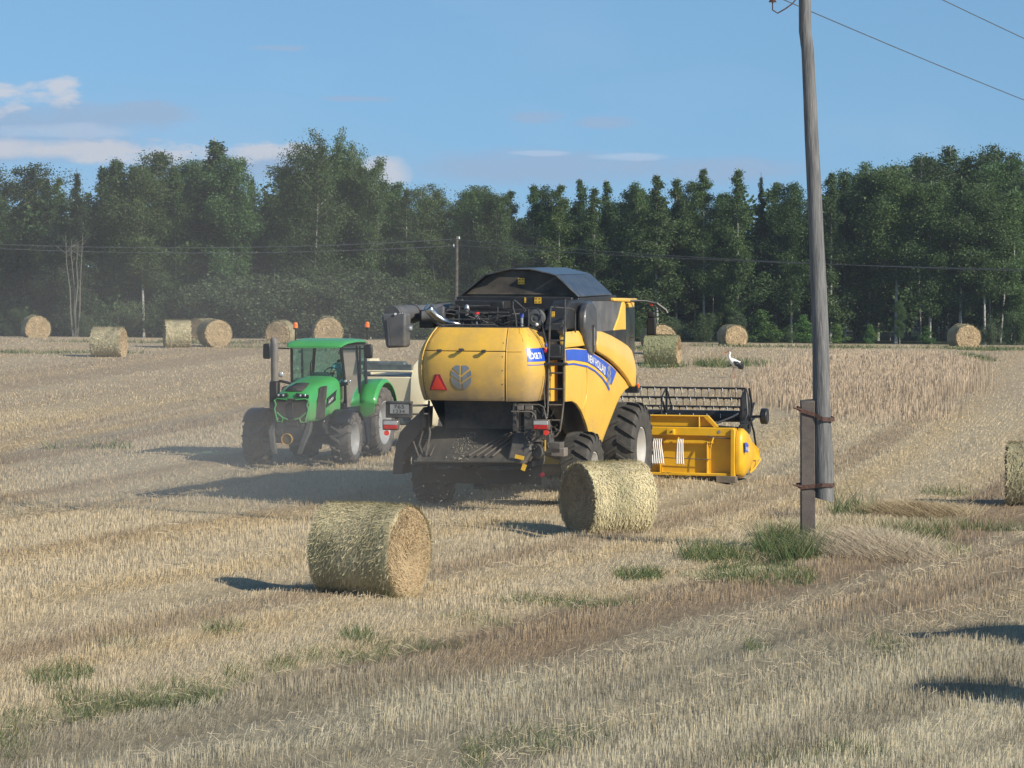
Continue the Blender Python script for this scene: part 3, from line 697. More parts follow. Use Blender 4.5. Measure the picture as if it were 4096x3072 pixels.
# bare dead stems in front of the left trees
def deadtree(px, D, h, lab, seed):
    rng = random.Random(seed); x = at_px(px, D); m = MB()
    for j in range(4):
        ox = (j-1.5)*.22; pts = [(ox*.3, 0, -.1)]
        for t in (.25, .5, .75, 1): pts.append((ox*(.3+t)+rng.uniform(-.08, .08), rng.uniform(-.1, .1), h*t*rng.uniform(.85, 1)))
        m.tube(pts, [.05, .04, .03, .022, .01], 5)
        for q in range(5):
            p = Vector(pts[2]).lerp(Vector(pts[4]), rng.random()); m.tube([p, p+Vector((rng.uniform(-.7, .7), rng.uniform(-.3, .3), rng.uniform(.1, .7)))], [.016, .005], 4)
    o = m.build('dead_tree', DEADW, loc=(x, D, gz(x, D))); tag(o, lab, 'dead tree')
deadtree(300, 166.5, 5.6, 'bare grey dead stems with forked tops in front of the left trees', 3)
# the wood behind the front row reads as one mass
def wood():
    rng = np.random.default_rng(5); Vs = []; Qs = []; b = 0
    keys = ['birch0', 'birch1', 'birch2', 'birch4', 'point0', 'point2', 'broad0', 'broad1', 'broad2', 'spruce1']
    tops = sorted([(t[0], t[1]) for t in TREES]); px_ = np.array([t[0] for t in tops]); py_ = np.array([t[1] for t in tops])
    for row, (D, n) in enumerate([(181, 44), (188, 40), (196, 38), (206, 34), (220, 30)]):
        for i in range(n):
            px = -250+(4600)*(i+rng.random())/n; d = D+rng.uniform(-2.5, 2.5); x = at_px(px, d)
            k = keys[rng.integers(len(keys))]; V0 = PROTO[k][3].reshape(-1, 4, 3)
            py = np.interp(px, px_, py_)+65+rng.uniform(0, 120); h = CZ+(960-py)/FPX*d-gz(x, d)
            m = rng.random(len(V0)) < (.055 if row else .09); V1 = V0[m]; a = rng.uniform(0, 6.28); s = h/PROTO[k][2]
            ctr = V1.mean(1, keepdims=True); V1 = (V1-ctr)*3.0+ctr
            V1 = V1*[s*1.25, s*1.25, s]; c_, s_ = math.cos(a), math.sin(a)
            X_ = V1[..., 0]*c_-V1[..., 1]*s_+x; Y_ = V1[..., 0]*s_+V1[..., 1]*c_+d; Z_ = V1[..., 2]+gz(x, d)
            Vn = np.stack([X_, Y_, Z_], -1).reshape(-1, 3); Vs.append(Vn)
    # undergrowth
    for i in range(120):
        d = rng.uniform(170, 215); q = rng.uniform(-200, 4300); d = d if q < 1900 else max(d, 181); x = at_px(q, d); V0 = PROTO['bush%d' % rng.integers(3)][3].reshape(-1, 4, 3); V1 = V0[rng.random(len(V0)) < .10]
        ctr = V1.mean(1, keepdims=True); V1 = (V1-ctr)*2.8+ctr; s = rng.uniform(.6, 1.1)
        V1 = V1*s+np.array([x, d, gz(x, d)]); Vs.append(V1.reshape(-1, 3))
    V = np.concatenate(Vs); Q = np.arange(len(V)).reshape(-1, 4)
    tag(npmesh('woodland', V, Q, LF_D), kind='stuff', label='deep mass of the wood behind its front row of trees')
    t = MB(); rr = random.Random(9)
    for i in range(90):
        d = rr.uniform(177, 192); x = at_px(rr.uniform(-100, 4200), d); z = gz(x, d); h = rr.uniform(3, 6); r = rr.uniform(.03, .055)
        t.tube([(x, d, z-.1), (x+rr.uniform(-.2, .2), d, z+h*.5), (x+rr.uniform(-.4, .4), d, z+h)], [r, r*.8, r*.4], 5)
    tag(t.build('thin_trunks', BARK, smooth=True), kind='stuff', label='many thin pale birch trunks showing inside the dark wood')
wood()
plant('birch1', 18.2, 22.5, 9.2, 'tree', name='birch_tree', group=None) if False else None

# ================================================================== STRAW BALES
def bale_mesh(seed, R, Lh, nf, green=0, fw=.006, pale=1.0):
    """drum with uneven straw skin: core plus thousands of straw quads; axis along local X, resting on z=0"""
    rng = np.random.default_rng(seed); na, nl = 72, 12
    prof = [(0, -Lh), (R*.35, -Lh-.005), (R*.7, -Lh), (R*.93, -Lh+.01), (R, -Lh+.06)]+[(R, -Lh+.06+(2*Lh-.12)*i/nl) for i in range(1, nl)]+[(R, Lh-.06), (R*.93, Lh-.01), (R*.7, Lh), (R*.35, Lh+.005), (0, Lh)]
    V = []; 
    for r, x in prof:
        for k in range(na):
            a = 2*math.pi*k/na; lump = .022*math.sin(3*a+seed)+.012*math.sin(7*a+2*seed+x*3)
            rr = r*(1+lump*(r/R)); sag = 1-.05*max(0, -math.sin(a))
            V.append((x+rng.normal()*.008, rr*math.cos(a)*(1+.02*(1-sag)), rr*math.sin(a)*sag+rng.normal()*.003))
    V = np.array(V); n = len(prof); Q = [(i*na+k, i*na+(k+1) % na, (i+1)*na+(k+1) % na, (i+1)*na+k) for i in range(n-1) for k in range(na)]
    def colf(x, r, a, m):
        side = np.array([.46, .40, .25])*pale; face = np.array([.46, .345, .205]); ol = np.array([.36, .34, .19])
        nb = fbm(x*3+seed, a*2, 3)[:, None]; c = side*(.6+.8*nb)
        gm = np.clip(fbm(x*2.5+7+seed, a*1.3, 2)*2-.8+green*1.6, 0, 1)[:, None]; c = c*(1-.6*gm)+ol*.6*gm*(1+.2*green)
        if green > .4: c = c*(1-.4)+np.array([.20, .24, .10])*.4
        f = face*(.7+.6*fbm(r*9+seed, a*1.5, 3)[:, None]); return np.where(m[:, None], f, c)
    a0 = np.arctan2(V[:, 2], V[:, 1]); r0 = np.hypot(V[:, 1], V[:, 2]); mf = r0 < R*.93
    C0 = colf(V[:, 0], r0, a0, mf)*.75
    sets = [(V, np.array(Q), C0)]
    # strands on the drum, mostly running round it
    def strands(n, face):
        l = rng.uniform(.025, .09, n)*(1 if fw < .004 else 1.5)
        if not face:
            x = rng.uniform(-Lh, Lh, n); a = rng.uniform(0, 2*np.pi, n); lump = .022*np.sin(3*a+seed)+.012*np.sin(7*a+2*seed+x*3)
            r = R*(1+lump); P = np.stack([x, r*np.cos(a), r*np.sin(a)*(1-.05*np.maximum(0, -np.sin(a)))], 1)
            T = np.stack([0*a, -np.sin(a), np.cos(a)], 1); B = np.tile([1., 0, 0], (n, 1)); Nn = np.stack([0*a, np.cos(a), np.sin(a)], 1); spread = .62
        else:
            a = rng.uniform(0, 2*np.pi, n); r = R*np.sqrt(rng.random(n))*.98; sgn = np.where(rng.random(n) < .5, -1, 1); l = l*.7
            P = np.stack([sgn*(Lh+.004-.05*np.clip((r/R-.9)/.1, 0, 1)), r*np.cos(a), r*np.sin(a)], 1)
            T = np.stack([0*a, -np.sin(a), np.cos(a)], 1); B = np.stack([0*a, np.cos(a), np.sin(a)], 1); Nn = np.stack([sgn, 0*a, 0*a], 1); spread = .6; x = P[:, 0]
        th = rng.normal(size=n)*spread; D = T*np.cos(th)[:, None]+B*np.sin(th)[:, None]; Wd = -T*np.sin(th)[:, None]+B*np.cos(th)[:, None]
        P = P+Nn*rng.uniform(.0, .007, n)[:, None]; up = Nn*(rng.normal(size=n)*.007+.008*(rng.random(n) < .15)*4)[:, None]
        w = fw*rng.uniform(.6, 1.4, n)[:, None]; h = D*(l/2)[:, None]
        Vv = np.stack([P-h-Wd*w, P-h+Wd*w, P+h+Wd*w+up, P+h-Wd*w+up], 1).reshape(-1, 3)
        c = colf(x, r*np.ones(n), a, np.full(n, face))*(.86+.28*rng.random(n))[:, None]
        c[rng.random(n) < .04] *= 1.25
        return Vv, np.arange(4*n).reshape(n, 4), np.repeat(np.clip(c, 0, .75), 4, 0)
    sets += [strands(int(nf*.7), False), strands(int(nf*.3), True)]
    V, Q, C = join(sets); V[:, 2] += R*.96
    return V, Q, C
def bale(x, y, az, seed, R, Lh, nf, label, green=0, fw=.006, dz=-.03, pale=1.0):
    V, Q, C = bale_mesh(seed, R, Lh, nf, green, fw, pale)
    o = npmesh('straw_bale', V, Q, STRAW, C); o.location = (x, y, gz(x, y)+dz); o.rotation_euler = (0, 0, az)
    if y > 148: o.location.z -= .16
    return tag(o, label, 'straw bale', group='round straw bales lying in the field')
bale(at_px(1478, 43.3), 43.3, R_(-26), 1, .63, .60, 48000, 'nearest round straw bale, tan end face turned right, front centre-left', fw=.0031, pale=1.2)
bale(at_px(2432, 55.2), 55.2, R_(29), 2, .62, .60, 40000, 'round straw bale with shaded left end, in front of the harvester wheels', fw=.0036, pale=1.3)
bale(at_px(4160, 62.0), 62.0, R_(-9), 3, .62, .60, 14000, 'round straw bale cut off by the right edge of the picture', fw=.006)
bale(at_px(434, 130), 130, R_(-10), 4, .62, .60, 9000, 'distant bale lying sideways by itself, long drum side towards us', fw=.012)
bale(at_px(708, 140), 140, R_(12), 5, .62, .54, 8000, 'leftmost bale of the three together, long side lit, dark left end', fw=.012)
bale(at_px(812, 149), 149, R_(66), 6, .62, .60, 7000, 'rear bale of the three together, half hidden by its neighbour', fw=.013)
bale(at_px(858, 141), 141, R_(-68), 7, .62, .60, 8000, 'right front bale of the three together, round face towards us', fw=.012)
bale(at_px(143, 154), 154, R_(-72), 8, .62, .60, 7000, 'leftmost distant bale, round face towards us at the foot of the wood', fw=.013)
bale(at_px(1123, 149), 149, R_(80), 9, .58, .60, 7000, 'distant bale seen over the left front of the tractor roof', fw=.013)
bale(at_px(1311, 144), 144, R_(-84), 10, .66, .60, 7000, 'distant bale half hidden behind the tractor roof', fw=.013)
bale(at_px(2637, 137), 137, R_(-80), 11, .66, .60, 7000, 'brown-faced distant bale standing behind the green bale', fw=.013)
bale(at_px(2650, 127), 127, R_(-14), 12, .60, .64, 9000, 'green grassy bale right of the harvester, weeds round its foot', green=.8, fw=.012)
bale(at_px(2930, 151), 151, R_(-75), 13, .56, .58, 7000, 'distant bale with round face, straight above the stork', fw=.013)
bale(at_px(3857, 152), 152, R_(-77), 14, .62, .60, 7000, 'rightmost distant bale with round face, past the big grey pole', fw=.013)
bale(6.8, 36.9, R_(20), 15, .62, .60, 3000, 'unseen stand-in bale added past the right edge to cast the further foreground shadow')  # out of view, added only for the shadow it casts into the foreground
bale(6.1, 31.6, R_(-35), 16, .62, .60, 3000, 'unseen stand-in bale added past the right edge to cast the nearer foreground shadow')  # second unseen stand-in, added to cast the nearer shadow

# ================================================================== POLES AND WIRES
def big_pole():
    D = 51.4; bx = at_px(3236, D); by = D; z0 = gz(bx, by)
    P = empty('utility_pole', (bx, by, z0), label='tall grey weathered wooden utility pole strapped to a short brown post', cat='utility pole')
    px = lambda p, q, d=0: ((p-2048)/FPX*(D+d)-bx, d, CZ+(960-q)/FPX*(D+d)-z0)
    # the pole: from its cut foot above the ground to well above the picture
    pts = []; rad = []
    for (p, q, w) in [(3299, 2000, 78), (3298, 1900, 78), (3294, 1760, 74), (3288, 1600, 70), (3284, 1400, 68), (3276, 1200, 65), (3266, 1000, 62), (3258, 800, 58), (3246, 600, 56), (3236, 400, 54), (3226, 200, 51), (3217, 130, 50), (3214, 0, 48), (3208, -200, 46), (3203, -420, 44)]:
        pts.append(px(p, q, .0)); rad.append(w/2/FPX*D)
    m = MB(); rings = []; rng = random.Random(4); n = 22
    fine = []
    for i in range(len(pts)-1):
        for t in (0, .25, .5, .75): fine.append((Vector(pts[i]).lerp(Vector(pts[i+1]), t), rad[i]*(1-t)+rad[i+1]*t))
    fine.append((Vector(pts[-1]), rad[-1]))
    crack = [rng.uniform(0, 6.28) for _ in range(5)]
    for j, (c, r) in enumerate(fine):
        ring = []
        for k in range(n):
            a = 2*math.pi*k/n; rr = r*(1+.025*math.sin(3*a+j*.4)+rng.uniform(-.02, .02))
            for cr in crack:
                if abs((a-cr-.02*j+math.pi) % (2*math.pi)-math.pi) < .16: rr *= .90
            ring.append((c.x+rr*math.cos(a), c.y+rr*math.sin(a), c.z+(.035*math.cos(a)*-1 if j == 0 else 0)))
        rings.append(ring)
    m.loft(rings, True, True, True); m.build('pole_shaft', WOODP, P)
    # square stub post in the ground
    st = MB(); xa, xb = px(3203, 1700)[0], px(3259, 1700)[0]; zt = px(3203, 1606)[2]; zt2 = px(3260, 1602)[2]
    st.add([(xa+.015, -.12, -.3), (xb+.02, -.12, -.3), (xb+.02, .10, -.3), (xa+.015, .10, -.3), (xa, -.12, zt), (xb-.005, -.12, zt2), (xb-.005, .10, zt2+.02), (xa, .10, zt+.02)],
           [(0,3,2,1),(4,5,6,7),(0,1,5,4),(1,2,6,5),(2,3,7,6),(3,0,4,7)])
    st.build('stub_post', CONC, P, bevel=.012)
    for q1, q2 in ((1640, 1674), (1948, 1938)):
        b = MB(); zA = px(3200, q1)[2]; zB = px(3300, q2)[2]; xr = px(3338, 1700)[0]; w = .032
        pa = [(xa-.05, -.15, zA+.03), (xa-.01, -.145, zA), (xb, -.145, (zA+zB)/2), (px(3300, 1700)[0]-.05, -.19, zB), (xr-.03, -.13, zB-.01), (xr+.012, .0, zB-.01), (xr-.03, .15, zB), (xb-.1, .16, zB), (xa-.01, .13, zA+.02), (xa-.06, .0, zA+.03)]
        ring = []
        for p in pa: ring.append([(p[0], p[1]-.006, p[2]-w), (p[0], p[1]+.006, p[2]-w), (p[0], p[1]+.006, p[2]+w), (p[0], p[1]-.006, p[2]+w)])
        b.loft(ring, True, True, False); b.build('iron_strap', RUST, P)
        b2 = MB(); b2.tube([(xa-.13, -.16, zA+.045), (xa+.02, -.15, zA)], .014, 6); b2.build('strap_bolt', RUST, P)
    def insul(side, q, name='insulator'):
        s = side; c = px(3085 if s < 0 else 3345, q-10); top = (c[0], c[1]-.05, c[2])
        h = MB(); e = px(3212, q-20)
        h.tube([e, (e[0]+s*.10, e[1]-.02, e[2]-.01), (e[0]+s*.19, e[1]-.04, e[2]-.12), (e[0]+s*.30, top[1], e[2]-.20), (top[0]-s*.08, top[1], top[2]-.23), (top[0], top[1], top[2]-.18), (top[0], top[1], top[2]-.05)], .011, 8)
        hk = h.build('hook', RUST, P)
        i = MB(); i.lathe([(.0, -.06), (.055, -.06), (.066, -.055), (.045, -.02), (.036, .0), (.05, .012), (.056, .03), (.034, .045), (.034, .07), (.045, .08), (.042, .11), (.02, .13), (0, .132)], Matrix.Translation(top) @ Euler((0, -math.pi/2, 0)).to_matrix().to_4x4(), 20)
        i.build(name, PORC, P); return (P.location+Vector(top)+Vector((0, 0, .055)))
    tops = [insul(-1, 10), insul(1, -170), insul(-1, -330), insul(1, -400)]
    return tops
tops = big_pole()
def wire(pts, r, label, sag=0):
    a, b = Vector(pts[0]), Vector(pts[-1]); n = 40; P_ = []
    for i in range(n+1):
        t = i/n; p = a.lerp(b, t); p.z -= sag*4*t*(1-t); P_.append(p)
    m = MB(); m.tube(P_, r, 5); o = m.build('power_line', WIRE); return tag(o, label, 'power line', group='overhead power lines')
def wpt(px, py, D): return ((px-2048)/FPX*D, D, CZ+(960-py)/FPX*D)
wire([tops[0], wpt(5600, 905, 112)], .009, 'wire running down rightwards from the big pole, lowest at upper right', sag=.35)
wire([tops[1], wpt(5600, 800, 112)], .009, 'dark wire crossing the upper right corner, second from the corner', sag=.2)
wire([tops[3], wpt(5600, 690, 112)], .009, 'short piece of wire cutting the top right corner', sag=.2)
def far_pole():
    D = 160; x = at_px(1826, D); z0 = gz(x, D); h = CZ+(960-945)/FPX*D-z0
    P = empty('utility_pole', (x, D, z0), label='slim distant wooden pole rising behind the grain tank of the harvester', cat='utility pole')
    m = MB(); m.tube([(-.06, 0, -.3), (0, 0, h*.6), (.01, 0, h)], [.11, .095, .075], 12); m.build('pole_shaft', POLED, P)
    for s, z in ((1, h-.13), (-1, h-.5)):
        i = MB(); i.lathe([(0, 0), (.045, 0), (.05, .04), (.03, .07), (.04, .1), (0, .13)], Matrix.Translation((s*.13, 0, z)) @ Euler((0, -math.pi/2, 0)).to_matrix().to_4x4(), 10)
        i.tube([(0, 0, z-.05), (s*.13, 0, z-.05), (s*.13, 0, z)], .012, 5); i.build('insulator', WHITE, P)
far_pole()
wire([wpt(-700, 935, 160), wpt(1816, 957, 160)], .016, 'upper far wire left of the distant pole, across the dark trees', sag=.55)
wire([wpt(-700, 950, 160), wpt(1836, 982, 160)], .016, 'lower far wire left of the distant pole, across the dark trees', sag=.55)
wire([wpt(1816, 957, 160), wpt(6000, 1090, 128)], .016, 'upper far wire right of the distant pole, behind the big pole', sag=.6)
wire([wpt(1836, 982, 160), wpt(6000, 1085, 128)], .016, 'lower far wire right of the distant pole, meeting the upper one at right', sag=.45)
#@@SPLIT2@@
# ================================================================== COMBINE HARVESTER
class Frame:
    def __init__(s, o, th): s.o = o; s.c, s.s = math.cos(th), math.sin(th); s.th = th
    def at(s, px, py, v=None, u=None):          # point of the vehicle's own frame on the plane v = const (or u = const)
        d = ray(px, py); o = (-s.o[0], -s.o[1], CZ-s.o[2])
        lo = (o[0]*s.c+o[1]*s.s, -o[0]*s.s+o[1]*s.c, o[2]); ld = (d[0]*s.c+d[1]*s.s, -d[0]*s.s+d[1]*s.c, d[2])
        t = (v-lo[1])/ld[1] if v is not None else (u-lo[0])/ld[0]
        return tuple(lo[k]+t*ld[k] for k in range(3))
CF = Frame((0.956, 65.27, -0.08), R_(-16))
CB = empty('combine_harvester', CF.o, CF.th, label='dusty yellow combine harvester seen from behind, working between straw bales', cat='combine harvester')

def text_polys(s, target_w, target_h, bold=0, shear=0):
    cu = bpy.data.curves.new('t', 'FONT'); cu.body = s; cu.offset = bold; cu.resolution_u = 3; cu.shear = shear
    o = bpy.data.objects.new('t', cu); COL.objects.link(o); bpy.context.view_layer.update()
    me = bpy.data.meshes.new_from_object(o.evaluated_get(bpy.context.evaluated_depsgraph_get()))
    P = np.array([v.co[:] for v in me.vertices]); F = [tuple(p.vertices) for p in me.polygons]
    bpy.data.objects.remove(o); bpy.data.curves.remove(cu); bpy.data.meshes.remove(me)
    mn, mx = P.min(0), P.max(0); P = (P-mn)/np.maximum(mx-mn, 1e-6); return [(p[0]*target_w, p[1]*target_h) for p in P], F
def lettering(name, s, w, h, fn, m, parent, bold=.01, shear=0):
    P, F = text_polys(s, w, h, bold, shear); b = MB(); b.add([fn(x, y) for x, y in P], F)
    me = bpy.data.meshes.new(name); me.from_pydata(b.v, [], b.f); me.materials.append(m)
    o = bpy.data.objects.new(name, me); COL.objects.link(o); o.parent = parent; return o

def make_wheel(parent, loc, side, R, w, rr, nl, lugh, tyre_m, rim_m, steer=0, phase=0, dish=.10, simple=False):
    M = Matrix.Identity(4)
    rim = MB(); s = 1
    pr = [(rr*1.0, -w*.42), (rr*.94, -w*.36), (rr*.90, 0), (rr*.90, w*.26), (rr*.95, w*.36), (rr*1.03, w*.43), (rr*.97, w*.435), (rr*.88, w*.33), (rr*.80, w*.22), (rr*.72, w*.06+dish*0), (rr*.5, w*.03), (rr*.42, w*.07), (rr*.24, w*.08), (rr*.22, w*.2), (0, w*.2)]
    rim.lathe(pr, M, 36)
    if not simple:
        for k in range(8):
            a = 2*math.pi*k/8; c = Vector((w*.07, rr*.34*math.cos(a), rr*.34*math.sin(a))); rim.cyl(c, c+Vector((w*.05, 0, 0)), rr*.035, n=6)
    W_ = rim.build('wheel', rim_m, parent, loc=loc, rot=(0, 0, (0 if side > 0 else math.pi)+steer)); 
    t = MB(); Rc = R-lugh
    tp = [(rr*.97, -w*.40), (rr*1.06, -w*.47), ((rr+Rc)/2, -w*.52), (Rc-.07, -w*.50), (Rc-.02, -w*.44), (Rc, -w*.3), (Rc+.006, 0)]
    tp = tp+[(r, -x) for r, x in tp[:-1][::-1]]
    t.lathe(tp, M, 48)
    for sd_ in (1, -1):
        for k in range(nl):
            a0 = 2*math.pi*(k+(.5 if sd_ > 0 else 0)+phase)/nl; sw = .36*side_sign(side); rings = []; tw = .030*R+.006
            for x, rb, rt in ((-.02*sd_*0+.0, Rc-.02, R-.004), (w*.16, Rc-.03, R), (w*.33, Rc-.04, R-.004), (w*.455, Rc-.07, R-.02), (w*.525, Rc-.12, Rc-.035)):
                a = a0+sw*(x/w)*1.25; e = tw/R*(1.15 if x < w*.2 else 1)
                q = [(rb, -e*1.25), (rb, e*1.25), (rt, e*.85), (rt, -e*.85)]
                xx = sd_*x
                if x == w*.525: q = [(rb, -e), (rb, e), (rt, e*.9), (rt, -e*.9)]
                rings.append([(xx, r*math.cos(a+da), r*math.sin(a+da)) for r, da in q])
            t.loft(rings, True, True, False)
    o = t.build('tyre', tyre_m, W_, smooth=True); return W_
def side_sign(side): return 1 if side > 0 else -1
# wheels: the local X of every wheel points outwards, so the sweep of the lugs is mirrored with it
for (u, v, z, R, w, rr, nl, sd_) in ((1.40, 0, .925, .925, .66, .42, 19, 1), (-1.40, 0, .925, .925, .66, .42, 19, -1), (1.46, -3.75, .735, .735, .54, .35, 17, 1), (-1.46, -3.75, .735, .735, .54, .35, 17, -1)):
    make_wheel(CB, (u, v, z), sd_, R, w, rr, nl, .055, TYRE, RIM, phase=.3)
m = MB(); m.cyl((-1.3, 0, .92), (1.3, 0, .92), .16); m.box((0, 0, 1.0), (.6, .5, .5)); m.build('front_axle', DARK, CB)
m = MB(); m.cyl((-1.25, -3.75, .74), (1.25, -3.75, .74), .10); m.box((0, -3.75, .85), (1.2, .22, .28)); m.build('rear_axle', DARK, CB)

# --- rear hood: a barrel shaped shell, four panels
def plan():
    P = [(1.18, -4.9), (1.21, -5.3), (1.205, -5.55), (1.17, -5.75), (1.09, -5.9), (.97, -5.99), (.80, -6.04), (.5, -6.08), (.2, -6.10), (-.1, -6.10)]
    return P+[(-.4, -6.08), (-.72, -6.05), (-.92, -6.0), (-1.06, -5.9), (-1.15, -5.75), (-1.19, -5.5), (-1.2, -4.9)]
PL = [Vector((a, b, 0)) for a, b in plan()]
_len = [0]
for i in range(1, len(PL)): _len.append(_len[-1]+(PL[i]-PL[i-1]).length)
def plan_at(s_):                            # arc length from the right front edge round the back to the left
    s_ = clampf(s_, 0, _len[-1]-1e-6); i = next(k for k in range(1, len(_len)) if _len[k] > s_)
    f = (s_-_len[i-1])/(_len[i]-_len[i-1]); P0 = PL[max(0, i-2)]; P1 = PL[i-1]; P2 = PL[i]; P3 = PL[min(len(PL)-1, i+1)]
    p = .5*((2*P1)+(P2-P0)*f+(2*P0-5*P1+4*P2-P3)*f*f+(3*P1-P0-3*P2+P3)*f**3)
    d = (P2-P1).normalized(); n = Vector((-d.y, d.x, 0)); c = Vector((0, -5.2, 0))
    if n.dot(p-c) < 0: n = -n
    return p, n
HZ0, HZ1 = 2.13, 3.47
def hood(s_, z, off=0):
    p, n = plan_at(s_); t = (z-HZ0)/(HZ1-HZ0)
    ins = .11*max(0, (.42-t)/.42)**2+.36*max(0, (t-.45)/.55)**2.3
    q = p-n*(ins-off); return (q.x, q.y, z)
def hood_patch(s0, s1, z0, z1, off=0, nu=24, nz=16):
    b = MB(); b.loft([[hood(s0+(s1-s0)*i/nu, z0+(z1-z0)*j/nz, off) for i in range(nu+1)] for j in range(nz+1)], False, False, True); return b
STOT = _len[-1]
def s_of_u(u, lo=1.0, hi=3.6):
    best = min((abs(plan_at(x)[0].x-u), x) for x in np.linspace(lo, hi, 400)); return best[1]
sR, sL = s_of_u(.62), s_of_u(-1.0, 2.4, 3.9)
hood_patch(0, STOT, HZ0+.01, HZ1-.01, -.035, 60).build('hood_liner', BLACK, CB)
H = {}
H['u'] = hood_patch(sR+.008, sL-.008, 3.055, HZ1).build('upper_rear_panel', YEL, CB, solid=.02, bevel=.006)
H['l'] = hood_patch(sR+.008, sL-.008, HZ0, 3.040).build('lower_rear_panel', YEL, CB, solid=.02, bevel=.006)
H['r'] = hood_patch(.02, sR-.008, HZ0, HZ1, .004).build('rear_corner_panel', YEL, CB, solid=.02, bevel=.006)
H['k'] = hood_patch(sL+.008, STOT-.02, HZ0, HZ1, .004).build('rear_corner_panel', YEL, CB, solid=.02, bevel=.006)
b = MB(); b.tube([hood(sL+.012, z, .012) for z in np.linspace(HZ0, HZ1, 14)], .014, 6); b.build('panel_lip', YEL, H['k'])
b = MB(); b.tube([hood(sR-.012, z, .006) for z in np.linspace(HZ0, HZ1, 14)], .008, 6); b.build('panel_lip', YEL, H['r'])
b = MB(); b.tube([hood(s_, 3.045, .01) for s_ in np.linspace(sR-.30, sR-.012, 6)], .008, 6); b.build('panel_crease', YEL, H['r'])
for u_, z_ in ((-.64, 3.07), (-.21, 3.09), (.22, 3.07)):        # three latches with long shadows
    s_ = s_of_u(u_); p, n = plan_at(s_); h0 = Vector(hood(s_, z_-.02)); b = MB()
    b.cyl(h0, h0+n*.085, .030, .026, 10); b.box(h0+n*.09, (.075, .03, .055)); b.box(h0+n*.06+Vector((.03, 0, .0)), (.05, .03, .02)); b.build('hood_latch', RAIL, CB)
for z_ in (2.2, 2.45, 2.7, 2.95, 3.2):
    for s_ in (sR+.05, sL-.05):
        p_ = hood(s_, z_, .004); b = MB(); b.ball(p_, (.011, .008, .011), 8, 5); b.build('bolt', RAIL, H['u'] if z_ > 3.05 else H['l'])
# red triangle
def on_rear(px, py, off=.006):
    u_, _, z_ = CF.at(px, py, v=-6.08); return u_, z_
def patch_poly(pts, name, m, parent, off=.006, thick=.012):
    """flat plate that follows the rear skin; pts (u, z)"""
    ctr = (sum(p[0] for p in pts)/len(pts), sum(p[1] for p in pts)/len(pts)); b = MB(); n = len(pts)
    f = lambda u_, z_, o_: hood(s_of_u(u_, 1.0, 3.6), z_, o_)
    dense = []
    for i in range(n):
        a, c = pts[i], pts[(i+1) % n]
        for t in (0, .33, .66): dense.append((a[0]+(c[0]-a[0])*t, a[1]+(c[1]-a[1])*t))
    n = len(dense); mid = [((p[0]+ctr[0])/2, (p[1]+ctr[1])/2) for p in dense]
    top = [f(p[0], p[1], off) for p in dense]+[f(p[0], p[1], off) for p in mid]+[f(ctr[0], ctr[1], off)]
    bot = [f(p[0], p[1], off-thick) for p in dense]
    fs = [(i, (i+1) % n, n+(i+1) % n, n+i) for i in range(n)]+[(n+i, n+(i+1) % n, 2*n) for i in range(n)]+[(i, (i+1) % n, 2*n+1+(i+1) % n, 2*n+1+i) for i in range(n)]
    b.add(top+bot, fs); return b.build(name, m, parent, smooth=False)
tri = lambda k, c=(-.685, 2.47): [(c[0]+k*x, c[1]+k*y) for x, y in ((-.21, -.17), (.21, -.17), (.06, .165), (-.06, .165))]
T_ = patch_poly(tri(.88), 'warning_triangle', REDD, CB, .008); patch_poly([(-.83, 2.335), (-.54, 2.335), (-.685, 2.60)], 'triangle_face', REDF, T_, .013)
# leaf emblem: six grey lobes in a rounded shape, split by yellow veins
def emblem(cx, cz, sx, sz, put, m, parent, name='emblem_leaf'):
    # unit emblem: x -1..1, y -1..1
    def edge(y): return math.sqrt(max(0, 1-abs(y*.93)**3.2))*(1-.22*max(0, -y)**1.6)
    veins = [(-1.02, -.52, .30), (-.52, .05, .36), (.05, .62, .40)]   # lobes start low at the stem and sweep up outwards
    for sg in (-1, 1):
        # three lobes: bottom, middle, top  (inner-low corner, outer edge points)
        for (yi0, yi1, yo0, yo1) in ((-.98, -.46, -.62, .04), (-.32, .08, .20, .60), (.24, .98, .76, .99)):
            if yi0 == .20:
                pts = [(.10, .26), (.10, 1.0), (.42, .93), (.64, .78)]
            else:
                pts = [(.10, yi0), (.10, yi1)]
                for t in (0, .33, .66, 1):
                    y = yo1+(yo0-yo1)*t; pts.append((edge(y)*.98, y))
                if yi0 < -.9: pts.append((.45, -.88))
            poly = [(cx+sg*x*sx, cz+y*sz) for x, y in pts]
            if sg < 0: poly = poly[::-1]
            put(poly, name, m, parent)
emblem(-.215, 2.565, .205, .225, lambda P, n, m_, pr: patch_poly(P, n, m_, pr, .009), LOGO, H['l'])
# blue block with the model number on the right corner
sB0, sB1 = .42, 1.13
hood_patch(sB0, sB1, 2.86, 3.10, .009, 12, 4).build('blue_stripe', BLUE, H['r'])
hood_patch(sB0, sB1, 2.79, 2.805, .009, 12, 2).build('blue_pinstripe', BLUE, H['r']); hood_patch(sB0, sB1, 2.825, 2.842, .009, 12, 2).build('yellow_pinstripe', PINS, H['r'])
lettering('model_number', 'CX8.70', .36, .12, lambda x, y: hood(sB1-.03-x, 2.905+y, .013), WHITE, H['r'], .02)

